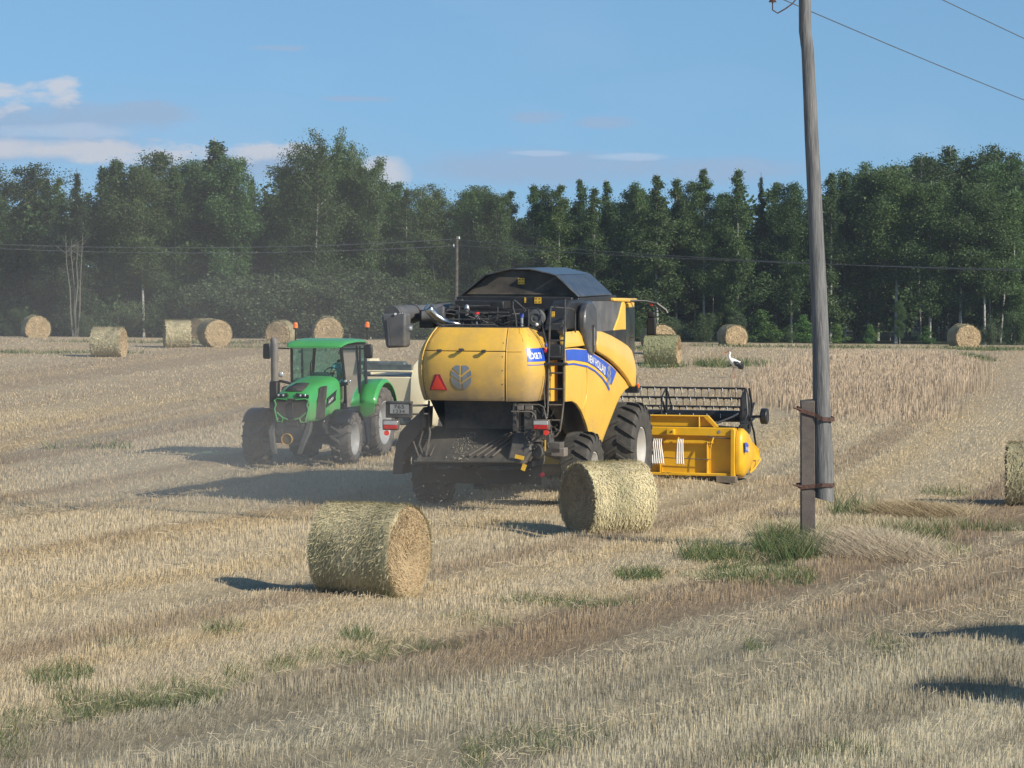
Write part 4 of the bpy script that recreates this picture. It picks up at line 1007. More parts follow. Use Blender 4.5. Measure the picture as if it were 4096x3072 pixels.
# --- deck and engine bay above the hood
b = MB(); b.prism([(-.80, -5.66), (.80, -5.66), (.88, -5.2), (.95, -4.2), (1.1, -3.2), (-1.05, -3.2), (-.84, -5.2)], 'z', 3.40, 3.475); b.build('engine_deck', BLACK, CB, bevel=.01)
b = MB(); b.box((.02, -3.35, 3.72), (2.3, .12, .55)); b.box((-.35, -4.0, 3.55), (1.0, .9, .26)); b.box((.55, -4.1, 3.6), (.7, .9, .36)); b.box((-.3, -4.4, 3.86), (.95, .5, .16)); b.build('engine_housing', BLACK, CB, bevel=.02)
def bar(name, pts, r, m, par=None, n=8): b = MB(); b.tube(pts, r, n); return b.build(name, m, par or CB)
at = lambda px, py, v: CF.at(px, py, v=v)
# busy pipework
pr = random.Random(11); b = MB()
for i in range(26):
    x0 = pr.uniform(-.75, .45); z0 = pr.uniform(3.47, 3.8); v0 = pr.uniform(-5.3, -4.6); pts = [(x0, v0, z0)]
    for k in range(pr.randint(2, 4)): pts.append((clampf(pts[-1][0]+pr.uniform(-.25, .25), -.8, .9), v0+pr.uniform(-.1, .1), clampf(pts[-1][2]+pr.uniform(-.12, .12), 3.47, 3.86)))
    b.tube(pts, pr.uniform(.006, .014), 5)
b.build('hoses', RAIL, CB)
for x0, x1, z, v in ((-.72, .05, 3.60, -5.2), (-.75, .2, 3.50, -5.3), (-.6, .35, 3.72, -4.9), (.0, .4, 3.66, -5.0), (-.55, -.05, 3.84, -4.8)):
    bar('cross_bar', [(x0, v, z), (x1, v, z+.01)], .018, GREYD)
for px, y0, y1, v in ((1989, 1228, 1308, -4.9), (1887, 1260, 1308, -5.1), (1952, 1262, 1300, -5.0), (1850, 1290, 1312, -5.3), (1835, 1225, 1300, -4.9)):
    bar('upright', [at(px, y1, v), at(px+2, y0, v)], .014, RAIL)
b = MB(); b.ball(at(1868, 1234, -4.8), (.05, .05, .08)); b.cyl(at(1868, 1258, -4.8), at(1868, 1236, -4.8), .035); b.build('filter_canister', ALU, CB)
p = at(1907, 1258, -5.1); b = MB(); b.cyl(p, (p[0], p[1], p[2]+.045), .055, .05, 16); bc = b.build('rear_beacon', RED, CB)
b = MB(); b.cyl((p[0], p[1], p[2]-.07), (p[0], p[1], p[2]-.005), .04, .05, 14); b.cyl((p[0], p[1], p[2]-.22), (p[0], p[1], p[2]-.07), .02, n=10); b.build('beacon_base', ALU, bc)
# exhaust with an open slanted mouth
b = MB(); b.tube([(-.55, -5.0, 3.50), (-.76, -5.0, 3.54), (-.90, -5.03, 3.58), (-1.02, -5.08, 3.66), (-1.10, -5.14, 3.76), (-1.14, -5.2, 3.83)], [.035, .05, .068, .082, .088, .09], 20, cap=False)
ex = b.build('exhaust_pipe', SILVER, CB, solid=.006); b = MB(); b.ball((-1.10, -5.13, 3.75), (.075, .06, .07)); b.build('exhaust_dark_bore', BLACK, ex)
b = MB(); b.cyl((-.98, -4.75, 3.46), (-.9, -4.75, 3.60), .16, .10, 20); b.build('exhaust_shield', GREYD, ex)
# unloading auger folded back along the left side, spout at its rear end
b = MB(); b.tube([(-1.56, -2.4, 3.70), (-1.65, -3.4, 3.695), (-1.72, -4.25, 3.69)], .150, 28); b.tube([(-1.72, -4.25, 3.69), (-1.73, -4.33, 3.69)], .185, 28); b.tube([(-1.73, -4.33, 3.69), (-1.80, -5.2, 3.69)], .165, 28); au = b.build('unloading_auger', GREYP, CB)
b = MB(); b.tube([(-1.80, -5.2, 3.69), (-1.81, -5.28, 3.685)], .165, 24); b.build('auger_end_ring', GREYP, au)
q = [at(1533, 1255, -5.3), at(1632, 1252, -5.3), at(1630, 1388, -5.3), at(1552, 1392, -5.3)]
ring = lambda k, pts: [(x+(0 if i in (0, 3) else 0), y+k, z) for i, (x, y, z) in enumerate(pts)]
b = MB(); b.loft([ring(-.14, q), ring(.20, q)], True, True, False); sp = b.build('auger_spout', GREYP, CB, bevel=.05, seg=3)
b = MB(); b.tube([at(1556, 1270, -5.47), at(1565, 1385, -5.47)], .008, 5); b.build('spout_seam', DARK, sp)
for px in (1580, 1598, 1610, 1619): b = MB(); b.ball(at(px, 1254, -5.45), .010, 8, 5); b.build('bolt', ALU, sp)
b = MB(); p = at(1582, 1256, -5.455); b.cyl(p, (p[0], p[1]-.012, p[2]), .022, n=14); b.build('eyelet', WHITE, sp)
b = MB(); b.ball(at(1640, 1314, -5.2), .05); b.tube([at(1640, 1314, -5.2), at(1650, 1300, -5.0)], .02, 6); b.build('spout_work_lamp', LAMPG, CB)
# round dished end of the auger elbow
b = MB(); p = at(1772, 1265, -4.6); b.lathe([(.0, .05), (.17, .03), (.20, .0), (.19, -.05), (.10, -.22), (.10, -.4)], Matrix.Translation(p) @ Euler((0, 0, R_(15))).to_matrix().to_4x4(), 24); b.build('auger_elbow', GREYP, CB)
b = MB(); b.box(at(1715, 1275, -4.5), (.30, .3, .34)); b.build('air_intake', BLACK, CB, bevel=.03)
b = MB(); p = at(1840, 1225, -4.5); b.box(p, (.34, .3, .05), rot=(0, R_(-4), 0)); b.box((p[0]-.2, p[1], p[2]+.09), (.5, .1, .03), rot=(0, R_(-7), 0)); b.build('cover_plate', GREYD, CB)
# fan disc, blue cap, work lamp
p = at(2146, 1272, -4.7); b = MB(); b.lathe([(0, -.05), (.03, -.05), (.03, -.03), (.075, -.03), (.085, -.05), (.155, -.04), (.165, .0), (.165, .05)], Matrix.Translation(p) @ Euler((0, 0, math.pi/2)).to_matrix().to_4x4(), 28); b.build('fan_pulley', GREYP, CB)
p = at(2087, 1262, -4.9); b = MB(); b.cyl((p[0], p[1], p[2]-.035), (p[0], p[1], p[2]+.035), .04, n=14); b.build('blue_filler_cap', BLUEC, CB)
b = MB(); b.cyl((p[0], p[1], p[2]-.2), (p[0], p[1], p[2]-.04), .03, n=10); b.build('filler_neck', ALU, CB)
p = at(2147, 1299, -4.95); b = MB(); b.ball(p, (.035, .03, .035)); b.build('deck_lamp', WHITE, CB)
# hand rails of the service deck
bar('hand_rail', [at(2066, 1308, -5.2), at(2062, 1265, -5.2), at(2051, 1228, -5.2), at(2052, 1208, -5.2), at(2058, 1201, -5.2), at(2097, 1235, -5.0), at(2120, 1233, -5.0), at(2148, 1234, -5.2), at(2160, 1246, -5.3), at(2172, 1310, -5.45), at(2192, 1395, -5.5)], .017, RAIL)
bar('hand_rail', [at(2114, 1236, -4.9), at(2114, 1312, -4.9)], .015, RAIL)
# grain tank with raised roof-shaped cover
b = MB(); b.prism([(-1.13, 3.42), (1.25, 3.42), (1.27, 3.985), (-1.13, 3.985)], 'y', -3.28, -.35); b.build('grain_tank', BLACK, CB, bevel=.02)
RF = [(-1.12, 3.99), (-.59, 4.40), (-.12, 4.515), (.33, 4.515), (.82, 4.40), (1.27, 3.99)]
b = MB(); b.prism([(-1.08, 3.99)]+[(x*.97, z-.02) for x, z in RF[1:-1]]+[(1.22, 3.99)], 'y', -3.12, -3.09); te = b.build('tank_end_sheet', TANKR, CB)
b = MB(); b.prism([(-1.0, 4.035), (1.14, 4.035), (1.11, 4.065), (-.97, 4.065)], 'y', -3.155, -3.12); b.build('end_sheet_fold', TANKR, te, bevel=.008)
b = MB(); b.box((.06, -3.17, 3.985), (2.3, .10, .03)); b.build('tank_rim', GREYD, te)
for i in range(len(RF)-1):
    (x0, z0), (x1, z1) = RF[i], RF[i+1]; d = Vector((x1-x0, 0, z1-z0)).normalized(); nrm = Vector((-d.z, 0, d.x)); b = MB(); g = .006
    back = -3.30 if i != 2 else -3.2
    A = Vector((x0, 0, z0))+d*g; B = Vector((x1, 0, z1))-d*g
    q = [(A.x, A.z), (B.x, B.z), (B.x+nrm.x*.022, B.z+nrm.z*.022), (A.x+nrm.x*.022, A.z+nrm.z*.022)]
    b.prism(q, 'y', back, -.75); o = b.build('tank_cover_panel', TANK, CB, bevel=.006)
    b = MB(); b.tube([(A.x, back, A.z+.005), (B.x, back, B.z+.005)], .014, 6); b.build('cover_edge', GREYD, o)
b = MB(); b.prism([(-1.08, 3.99)]+[(x*.97, z-.02) for x, z in RF[1:-1]]+[(1.22, 3.99)], 'y', -.80, -.77); b.build('tank_front_sheet', TANKR, CB)
b = MB(); b.box((-.62, -3.24, 3.83), (.95, .1, .22)); b.build('deck_box', BLACK, CB, bevel=.015)
def decal(px0, py0, px1, py1, v, name='warning_sticker'):
    a = at(px0, py0, v); c = at(px1, py1, v); b = MB(); b.box(((a[0]+c[0])/2, v, (a[2]+c[2])/2), (abs(c[0]-a[0]), .008, abs(a[2]-c[2]))); o = b.build(name, WARN, CB)
    w, h = abs(c[0]-a[0]), abs(a[2]-c[2])
    for i in range(2):
        for j in range(2):
            if w < .08 and i: continue
            b = MB(); b.box(((a[0]+c[0])/2+(i-.5)*w*.5*(w > .08), v-.006, (a[2]+c[2])/2+(j-.5)*h*.5), (w*.20, .004, h*.14)); b.build('sticker_picture', DARK if j else BLACK, o)
decal(2072, 1112, 2098, 1137, -3.14); decal(2138, 1189, 2165, 1214, -3.42); decal(2097, 1190, 2104, 1211, -3.42); decal(2207, 1246, 2219, 1269, -5.0)

# --- right flank
def uS(v, z): return 1.47+.075*(1-((z-2.55)/1.0)**2)+.02*math.sin((v+5)*.6)
def interp(P, x): return float(np.interp(x, [p[0] for p in P], [p[1] for p in P]))
TOPL = [(-5.2, 3.08), (-4.4, 3.07), (-3.74, 3.02), (-3.37, 2.95), (-2.6, 2.80), (-2.0, 2.67), (-1.55, 2.54), (-1.0, 2.37), (-.6, 2.25), (-.42, 2.19)]
BOTL = [(-5.2, 2.10), (-4.75, 2.09), (-4.4, 2.02), (-4.03, 1.87), (-3.6, 1.62), (-3.2, 1.36), (-2.75, 1.14), (-2.14, 1.10), (-1.95, 1.34), (-1.7, 1.59), (-1.4, 1.84), (-1.1, 2.01), (-.75, 2.12), (-.42, 2.16)]
def vz_patch(v0, v1, top, bot, off, nu, nz, vpts=None):
    b = MB(); vs = vpts if vpts is not None else np.linspace(v0, v1, nu+1)
    b.loft([[(uS(v, z)+off, v, z) for v in vs for z in [bot(v)+(top(v)-bot(v))*j/nz]] for j in range(nz+1)], False, False, True); return b
T = lambda v: interp(TOPL, v); B_ = lambda v: interp(BOTL, v)
vcut = -3.78
sp1 = vz_patch(-5.2, vcut-.006, T, B_, 0, 20, 10).build('lower_side_panel', YEL2, CB, solid=.05, bevel=.008)
sp2 = vz_patch(vcut+.006, -.42, T, B_, 0, 60, 10).build('lower_side_panel', YEL2, CB, solid=.05, bevel=.008)
b = MB(); b.tube([(uS(v, z)+.006, v, z) for v, z in ((-3.78, 2.68), (-3.74, 2.4), (-3.76, 2.2), (-3.85, 2.02), (-4.02, 1.9))], .010, 6); b.build('panel_crease', YEL2, sp1)
LOW = [(-5.2, 2.77), (-4.7, 2.765), (-3.78, 2.68), (-3.2, 2.57), (-2.68, 2.42), (-2.35, 2.29), (-2.09, 2.16)]
UPP = [(-5.2, 3.06), (-4.7, 3.055), (-3.78, 3.01), (-3.2, 2.90), (-2.5, 2.76), (-2.0, 2.645), (-1.55, 2.52)]
def stripe(f0, f1, m, name, off, par, i0=0, i1=6, cut=None):
    n = 40; rows = []
    for j in range(5):
        f = f0+(f1-f0)*j/4; r = []
        for k in range(n+1):
            t = i0+(i1-i0)*k/n; i = min(5, int(t)); g = t-i
            L0 = (LOW[i][0]+(LOW[i+1][0]-LOW[i][0])*g, LOW[i][1]+(LOW[i+1][1]-LOW[i][1])*g); U0 = (UPP[i][0]+(UPP[i+1][0]-UPP[i][0])*g, UPP[i][1]+(UPP[i+1][1]-UPP[i][1])*g)
            v = L0[0]+(U0[0]-L0[0])*f; z = L0[1]+(U0[1]-L0[1])*f; r.append((uS(v, z)+off, v, z))
        rows.append(r)
    b = MB(); b.loft(rows, False, False, True); return b.build(name, m, par)
stripe(.30, 1.0, BLUE, 'blue_stripe', .009, sp2); stripe(.115, .255, PINS, 'yellow_pinstripe', .009, sp2); stripe(0, .10, BLUE, 'blue_pinstripe', .009, sp2)
def along(x, y, Lw):      # lettering runs along the band
    t = 2.12+x; i = min(5, int(t)); g = t-i
    lo = (LOW[i][0]+(LOW[i+1][0]-LOW[i][0])*g, LOW[i][1]+(LOW[i+1][1]-LOW[i][1])*g); up = (UPP[i][0]+(UPP[i+1][0]-UPP[i][0])*g, UPP[i][1]+(UPP[i+1][1]-UPP[i][1])*g)
    f = .36+.46*y; v = lo[0]+(up[0]-lo[0])*f*.35; z = lo[1]+(up[1]-lo[1])*f; return (uS(v, z)+.013, v, z)
lettering('brand_lettering', 'NEW HOLLAND', 2.45, 1, lambda x, y: along(x, y, 1), WHITE, sp2, .02)
def put_side(poly, n, m_, pr):
    b = MB(); b.add([(uS(v, z)+.014, v, z) for v, z in poly], [tuple(range(len(poly)))]); b.build(n, m_, pr)
emblem(-2.17, 2.45, .155, .21, put_side, mat('emblem_silver', (.42, .46, .5), .3, .4, var=.1), sp2)
# yellow block above the stripe, left of the black fin
b = MB(); b.loft([[(uS(v, z)-.0, v, z) for v in np.linspace(v0, v1, 10)] for z, v0, v1 in ((3.095, -5.18, -3.68), (3.2, -5.19, -3.84), (3.32, -5.18, -4.05), (3.37, -5.10, -4.14), (3.385, -4.98, -4.22))], False, False, True)
b.build('shoulder_panel', YEL2, CB, solid=.10, bevel=.02)
# big flared panel over the front wheel
FT = [(-2.98, 3.35), (-2.6, 3.335), (-2.26, 3.29), (-1.9, 3.24), (-1.55, 3.18), (-1.1, 3.10), (-.6, 3.0), (-.28, 2.90), (-.19, 2.80)]
FB = [(-3.22, 2.97), (-2.95, 2.915), (-2.5, 2.83), (-2.1, 2.74), (-1.6, 2.60), (-1.2, 2.48), (-.8, 2.33), (-.42, 2.17), (-.16, 2.16)]
rows = []
for j in range(9):
    f = j/8; r = []
    for k in range(33):
        t = 8*k/32; i = min(7, int(t)); g = t-i
        a = (FB[i][0]+(FB[i+1][0]-FB[i][0])*g, FB[i][1]+(FB[i+1][1]-FB[i][1])*g); c = (FT[i][0]+(FT[i+1][0]-FT[i][0])*g, FT[i][1]+(FT[i+1][1]-FT[i][1])*g)
        v = a[0]+(c[0]-a[0])*f+(-.12*math.sin(math.pi*f) if k == 0 else -.12*math.sin(math.pi*f)*(1-k/32)**4); z = a[1]+(c[1]-a[1])*f; r.append((uS(v, z)+.07+.02*math.sin(math.pi*f)-.05*f**3, v, z))
    rows.append(r)
b = MB(); b.loft(rows, False, False, True); b.build('flared_side_panel', YEL2, CB, solid=.10, bevel=.025, seg=3)
# black fin standing between the panels
fin = [(-3.44, 2.88), (-3.72, 2.97), (-3.96, 3.2), (-4.05, 3.45), (-4.0, 3.72), (-3.82, 3.9), (-3.5, 3.93), (-3.22, 3.82), (-3.13, 3.6), (-3.14, 3.2), (-3.22, 2.99)]
b = MB(); b.prism(fin, 'x', 1.44, 1.60); fn = b.build('tank_side_fin', TANK, CB, bevel=.05, seg=3)
b = MB(); b.box((1.615, -3.50, 3.22), (.014, .05, .52)); b.build('fin_handle', DARK, fn)
b = MB(); b.box((1.625, -3.50, 3.26), (.012, .035, .34)); b.build('fin_highlight', ALU, fn)  # pale strip painting in the highlight on the fin
b = MB(); b.prism([(-4.9, 3.40), (-3.2, 3.40), (-3.2, 3.95), (-4.25, 3.95), (-4.45, 3.85)], 'x', 1.0, 1.38); b.build('tank_side_box', BLACK, CB, bevel=.05, seg=3)
b = MB(); b.prism([(-3.2, 2.3), (-.1, 2.3), (-.1, 3.3), (-3.2, 3.3)], 'x', .9, 1.40); b.build('inner_body', BLACK, CB)
b = MB(); b.prism([(-5.6, 2.15), (-3.2, 2.15), (-3.2, 3.38), (-5.1, 3.38)], 'x', -1.0, 1.0); b.build('body_core', BLACK, CB)
b = MB(); b.prism([(-5.3, 1.15), (.6, .75), (.6, 3.3), (-3.2, 3.3), (-5.3, 2.2)], 'x', -.78, .78); b.build('threshing_body', DARK, CB)
# yellow inner panel behind the ladder
b = MB(); b.prism([(-5.45, 2.12), (-4.9, 2.10), (-4.9, 2.86), (-5.40, 2.86)], 'x', 1.25, 1.29); b.build('inner_side_panel', YEL2, CB)
b = MB(); b.box((1.38, -5.35, 3.02), (.28, .30, .28)); b.build('step_box', BLACK, CB, bevel=.03)
b = MB(); b.lathe([(0, 0), (.0, .02), (.12, .16), (.13, .18)], Matrix.Translation(at(2222, 1325, -5.1)) @ Euler((0, 0, 0)).to_matrix().to_4x4(), 20); b.build('funnel', GREYP, CB)
p = at(2181, 1400, -5.6); b = MB(); b.ball(p, (.03, .02, .055)); b.build('extinguisher_tag', RED, CB)
b = MB(); b.ball((p[0]+.01, p[1], p[2]+.09), (.03, .02, .04)); b.build('blue_valve', BLUEC, CB)
# ladder
L0 = lambda py, k=0: at(2195+k, py, -5.5); L1 = lambda py, k=0: at(2256+k, py, -5.5)
ld = bar('ladder', [L0(1228, 7), L0(1300, 4), L0(1450, 0), L0(1640, -4), L0(1672, -8)], .019, RAIL)
bar('ladder_rail', [L1(1196, 4), L1(1300, 3), L1(1450, -1), L1(1600, -1), L1(1665, -8), L1(1720, -16), L1(1742, -30), L1(1748, -44), L0(1750, 20)], .019, RAIL, ld)
for py in (1297, 1362, 1428, 1492, 1556, 1620, 1681):
    k = -8 if py > 1650 else 0; bar('rung', [L0(py, k), L1(py, k-3)], .016, RAIL, ld)
bar('hand_rail', [L0(1228, 7), at(2285, 1234, -5.0), at(2297, 1240, -4.8), at(2301, 1256, -4.7), at(2301, 1330, -4.7)], .015, RAIL)
b = MB(); b.box(at(2222, 1456, -5.5), (.44, .12, .05)); b.build('ladder_platform', DARK, CB, bevel=.01)
bar('ladder_strut', [at(2183, 1500, -5.6), at(2176, 1560, -5.6), at(2180, 1630, -5.6)], .012, RAIL)
# cab: glass box with yellow roof, dark rear quarter, yellow pillar
b = MB(); b.box((.15, .75, 3.05), (2.1, 1.5, 1.45)); b.build('cab_glass', mat('dark_cab_glass', (.02, .03, .03), .08, var=.1, coat=.6), CB, bevel=.06)
b = MB(); b.prism([(-2.33, 3.90), (-.03, 3.86), (-.35, 3.55), (-.85, 3.24), (-1.0, 3.15), (-2.3, 3.28)], 'x', 1.24, 1.30); b.build('cab_quarter_panel', GREYP, CB, bevel=.012)
b = MB(); b.prism([(-.03, 3.865), (.10, 3.86), (.19, 3.80), (.22, 3.4), (.24, 2.9), (-.6, 2.98), (-1.05, 3.14), (-.86, 3.24), (-.36, 3.55)], 'x', 1.235, 1.32); b.build('cab_pillar', YEL2, CB, bevel=.02)
b = MB(); b.prism([(-.8, 3.94), (1.1, 3.90), (1.12, 3.84), (.9, 3.82), (-.8, 3.87)], 'x', -1.1, 1.34); rf = b.build('cab_roof', YEL2, CB, bevel=.03, seg=3)
b = MB(); b.prism([(.42, 3.82), (.90, 3.82), (.86, 3.72), (.48, 3.72)], 'x', 1.0, 1.33); b.build('roof_lamp_pod', YEL2, rf, bevel=.02)
b = MB(); b.tube([(1.3, .5, 3.86), (1.6, .75, 3.85), (1.78, .9, 3.80), (1.86, .95, 3.62)], .022, 7); b.tube([(1.78, .9, 3.80), (1.95, 1.0, 3.66), (1.98, 1.0, 3.6)], .035, 7); mr = b.build('mirror_arm', BLK2, CB)
b = MB(); a = at(2606, 1306, .9); b.box((a[0], .9, a[2]), (.19, .09, .36)); b.box((a[0], .9, a[2]+.24), (.15, .09, .12)); b.build('mirror', BLK2, mr, bevel=.03, seg=3)
b = MB(); a = at(2606, 1217, .9); b.cyl((a[0], .9, a[2]-.03), (a[0], .9, a[2]+.03), .04, n=12); b.build('mirror_lamp', RED, mr)
bar('antenna', [at(2517, 1520, -.05), at(2517, 1354, -.05), at(2522, 1349, -.05), at(2552, 1350, -.05)], .009, RAIL)
b = MB(); b.tube([at(2546, 1560, .3), at(2546, 1500, .3)], .008, 5); b.box(at(2530, 1556, .3), (.26, .2, .15)); b.build('marker_bracket', DARK, CB, bevel=.01)
b = MB(); a = at(2552, 1543, .25); b.box(a, (.06, .05, .09)); b.build('orange_marker_lamp', ORANGE, CB, bevel=.012)

# --- under the hood: chute, chopper, spreader, lamps
b = MB(); b.prism([(-5.95, 2.12), (-5.5, 2.12), (-4.3, 1.3), (-4.3, 2.12)], 'x', -1.0, -.97); b.prism([(-5.95, 2.12), (-5.5, 1.65), (-4.3, 1.3), (-4.3, 2.12)], 'x', .66, .69); b.box((-.16, -4.4, 1.75), (1.7, .06, .9)); b.build('chute_walls', BLK2, CB)
b = MB(); b.add([(-.98, -5.25, 1.60), (.52, -5.25, 1.60), (.72, -5.95, 1.04), (-1.12, -5.95, 1.00)], [(0, 1, 2, 3)]); tb = b.build('spreader_board', CHUTE, CB, solid=.02)
b = MB(); b.tube([(-1.16, -5.97, 1.00), (.78, -5.97, 1.03)], .024, 8); b.build('board_edge', CHUTE, tb)
for i in range(4):
    x = .55-.12*i; b = MB(); b.tube([(x+.25, -5.45, 1.57-.02*i), (x-.22-.03*i, -5.93, 1.12)], .020, 6); b.build('deflector_fin', DARK, tb)
for i in range(2):
    b = MB(); b.tube([(-.95+.1*i, -5.3, 1.52), (-.88+.1*i-.1, -5.9, 1.1)], .018, 6); b.build('deflector_fin', DARK, tb)
b = MB(); b.box((-.1, -5.15, .95), (2.3, .06, .8)); b.build('underbody_shade_board', BLK2, CB)  # black board standing in for the shade under the machine
bar('stay_rod', [(-1.02, -5.5, 2.1), (-1.0, -5.6, 1.75), (-.94, -5.7, 1.5), (-.96, -5.9, 1.1)], .022, GREYD)
# right-hand drive covers
b = MB(); b.loft([[(.62, -5.98, 1.03), (.95, -6.0, .98), (1.09, -5.9, 1.22), (.9, -5.85, 1.55), (.72, -5.85, 1.6)], [(.62, -5.7, 1.03), (.95, -5.6, .98), (1.09, -5.5, 1.22), (.9, -5.5, 1.55), (.72, -5.5, 1.6)]], True, True, False); cv = b.build('chopper_cover', GREYD, CB, bevel=.035, seg=3)
a0 = at(2078, 1829, -6.01); b = MB(); b.box(a0, (.17, .02, .07), rot=(0, R_(12), 0)); b.build('warning_sticker', WARN, cv)
b = MB(); b.box((.74, -5.8, 1.85), (.07, .2, .55)); b.box((1.0, -5.75, 1.72), (.22, .08, .5)); b.box((1.16, -5.7, 1.62), (.2, .06, .3)); b.box((1.42, -5.6, 1.28), (.30, .30, .20)); b.box((1.34, -5.6, 1.45), (.07, .3, .25)); b.build('chopper_frame', GREYD, CB, bevel=.012)
b = MB(); b.box((.86, -5.9, 2.02), (.12, .06, .10)); b.box((1.02, -5.9, 2.02), (.15, .05, .09)); b.build('control_box', GREYP, CB, bevel=.012)
pr = random.Random(5); b = MB()
for i in range(34):
    x0, z0 = pr.uniform(.72, 1.5), pr.uniform(1.3, 2.05); v0 = pr.uniform(-5.95, -5.6); pts = [(x0, v0, z0)]
    for k in range(3): pts.append((clampf(pts[-1][0]+pr.uniform(-.12, .12), .7, 1.55), v0+pr.uniform(-.06, .06), pts[-1][2]+pr.uniform(-.13, .08)))
    b.tube(pts, pr.uniform(.006, .016), 5)
b.build('hydraulic_hoses', DARK, CB)
b = MB(); b.lathe([(0, -.03), (.05, -.04), (.13, -.03), (.14, .03), (0, .03)], Matrix.Translation((1.16, -5.85, 1.22)) @ Euler((0, 0, R_(70))).to_matrix().to_4x4(), 20); b.build('belt_pulley', GREYD, CB)
bar('lamp_bracket', [(.86, -6.02, 2.08), (1.25, -6.02, 2.08), (1.33, -6.02, 2.04), (1.38, -6.02, 1.82)], .015, RAIL)
bar('lamp_bracket', [(.72, -6.02, 1.95), (1.1, -6.02, 1.95), (1.16, -6.02, 1.9), (1.18, -6.02, 1.82)], .015, RAIL)
bar('brace', [(1.0, -5.95, 1.33), (1.34, -5.95, 1.56)], .018, GREYD); b = MB(); b.box((1.33, -5.9, 1.33), (.022, .012, .20)); b.build('yellow_stay', WARN, CB)
b = MB(); b.box((1.52, -5.62, 1.20), (.26, .26, .16)); b.build('tool_tray', GREYP, CB, bevel=.015)
b = MB(); b.box((.95, -6.0, .93), (.08, .012, .12), rot=(0, R_(20), 0)); b.build('yellow_flap', WARN, CB)
def lamp(u, z, refl):
    b = MB(); b.box((u, -6.03, z), (.33, .06, .20)); o = b.build('tail_lamp', BLACK, CB, bevel=.045, seg=3)
    b = MB(); b.box((u, -6.068, z+.038), (.275, .02, .075)); b.build('clear_lens', LAMPG, o, bevel=.012)
    b = MB(); b.box((u, -6.068, z-.04), (.275, .02, .075)); b.build('red_lens', RED, o, bevel=.012)
    b = MB(); b.cyl((refl[0], -6.03, refl[1]), (refl[0], -6.06, refl[1]), .048, n=18); b.build('round_reflector', REDF, o)
lamp(-1.59, 1.67, (-1.67, 1.52)); lamp(1.29, 1.715, (1.385, 1.575))
b = MB(); b.cyl((1.22, -5.7, .78), (1.22, -5.73, .78), .04, n=16); b.build('round_reflector', REDD, CB)
# left carrier with the number plate
b = MB(); b.box((-1.44, -5.95, 2.08), (.46, .16, .05)); b.box((-1.44, -6.0, 1.95), (.52, .04, .30)); pl = b.build('plate_carrier', GREYD, CB, bevel=.012)
b = MB(); b.box((-1.43, -6.026, 1.965), (.36, .008, .17)); pb = b.build('number_plate', mat('shaded_plate_grey', (.30, .30, .29), .6, var=.1), pl)  # plate colour greyed to imitate the shade it lies in
lettering('plate_characters', '765', .2, .065, lambda x, y: (-1.53+x, -6.033, 1.975+y), DARK, pb, .0)
lettering('plate_characters', '1234', .22, .065, lambda x, y: (-1.54+x, -6.033, 1.89+y), DARK, pb, .0)
bar('carrier_arm', [(-1.2, -5.95, 2.03), (-.95, -5.8, 2.03)], .02, DARK); bar('carrier_arm', [(-1.2, -5.95, 1.87), (-.95, -5.8, 1.87)], .02, DARK); bar('lamp_post', [(-1.5, -5.98, 1.82), (-1.5, -5.98, 1.74)], .03, DARK)
# black curved spreader guard at left
outer = [(-1.0, 2.0), (-1.12, 1.86), (-1.30, 1.70), (-1.46, 1.52), (-1.53, 1.3), (-1.58, 1.0), (-1.60, .75)]
inner = [(-1.02, 1.62), (-1.10, 1.52), (-1.22, 1.36), (-1.34, 1.22), (-1.42, 1.10), (-1.44, .98), (-1.42, .75)]
b = MB()
for i in range(len(outer)-1):
    q = [outer[i], outer[i+1], inner[i+1], inner[i]]; b.prism(q, 'y', -5.9, -5.3)
b.build('spreader_guard', BLK2, CB)
bar('guard_stay', [(-1.05, -5.8, 1.55), (-1.12, -5.8, 1.3), (-1.0, -5.85, 1.05)], .022, DARK); bar('guard_stay', [(-1.25, -5.8, 1.4), (-1.1, -5.85, 1.05)], .018, DARK)
b = MB(); b.cyl((-.62, -5.5, .86), (-.62, -5.5, .93), .42, n=28); b.cyl((.35, -5.5, .86), (.35, -5.5, .93), .42, n=28); b.box((-.1, -5.4, .98), (2.3, .8, .10)); b.build('chaff_spreader', BLK2, CB)
b = MB(); b.prism([(-4.6, 2.05), (-2.7, 1.1), (-.2, 1.1), (-.2, 2.1), (-4.6, 2.1)], 'x', 1.0, 1.08); b.build('wheel_well', BLACK, CB)

# --- header
b = MB(); b.box((-.2, 3.30, .62), (6.16, .05, .82)); hd = b.build('header', YEL3, CB, bevel=.01)
def H_(name, bb, m=YEL3, bev=.012): return bb.build(name, m, hd, bevel=bev)
b = MB(); b.box((-.2, 3.24, 1.085), (6.2, .18, .17)); H_('top_beam', b)
b = MB(); b.prism([(-2.8, 1.175), (2.47, 1.175), (2.30, 1.40), (-2.6, 1.40)], 'y', 3.42, 3.45); H_('raised_back_plate', b)
b = MB(); b.box((-.15, 3.38, 1.40), (4.9, .10, .03)); H_('plate_rim', b)
b = MB(); b.add([(2.30, 3.33, 1.415), (2.30, 3.45, 1.415), (2.52, 3.45, 1.18), (2.52, 3.33, 1.18), (2.22, 3.33, 1.385), (2.22, 3.45, 1.385), (2.44, 3.45, 1.17), (2.44, 3.33, 1.17)], [(0, 1, 2, 3), (4, 7, 6, 5), (0, 3, 7, 4), (1, 5, 6, 2)]); H_('plate_brace', b, bev=0)
b = MB(); b.box((2.12, 3.38, 1.28), (.03, .12, .22)); H_('plate_web', b)
b = MB(); b.box((1.57, 3.10, 1.075), (.16, .12, .12)); o = H_('bracket', b, bev=.008); b = MB(); b.cyl((1.60, 3.03, 1.08), (1.60, 3.05, 1.08), .022, n=12); b.build('bracket_hole', BLACK, o)
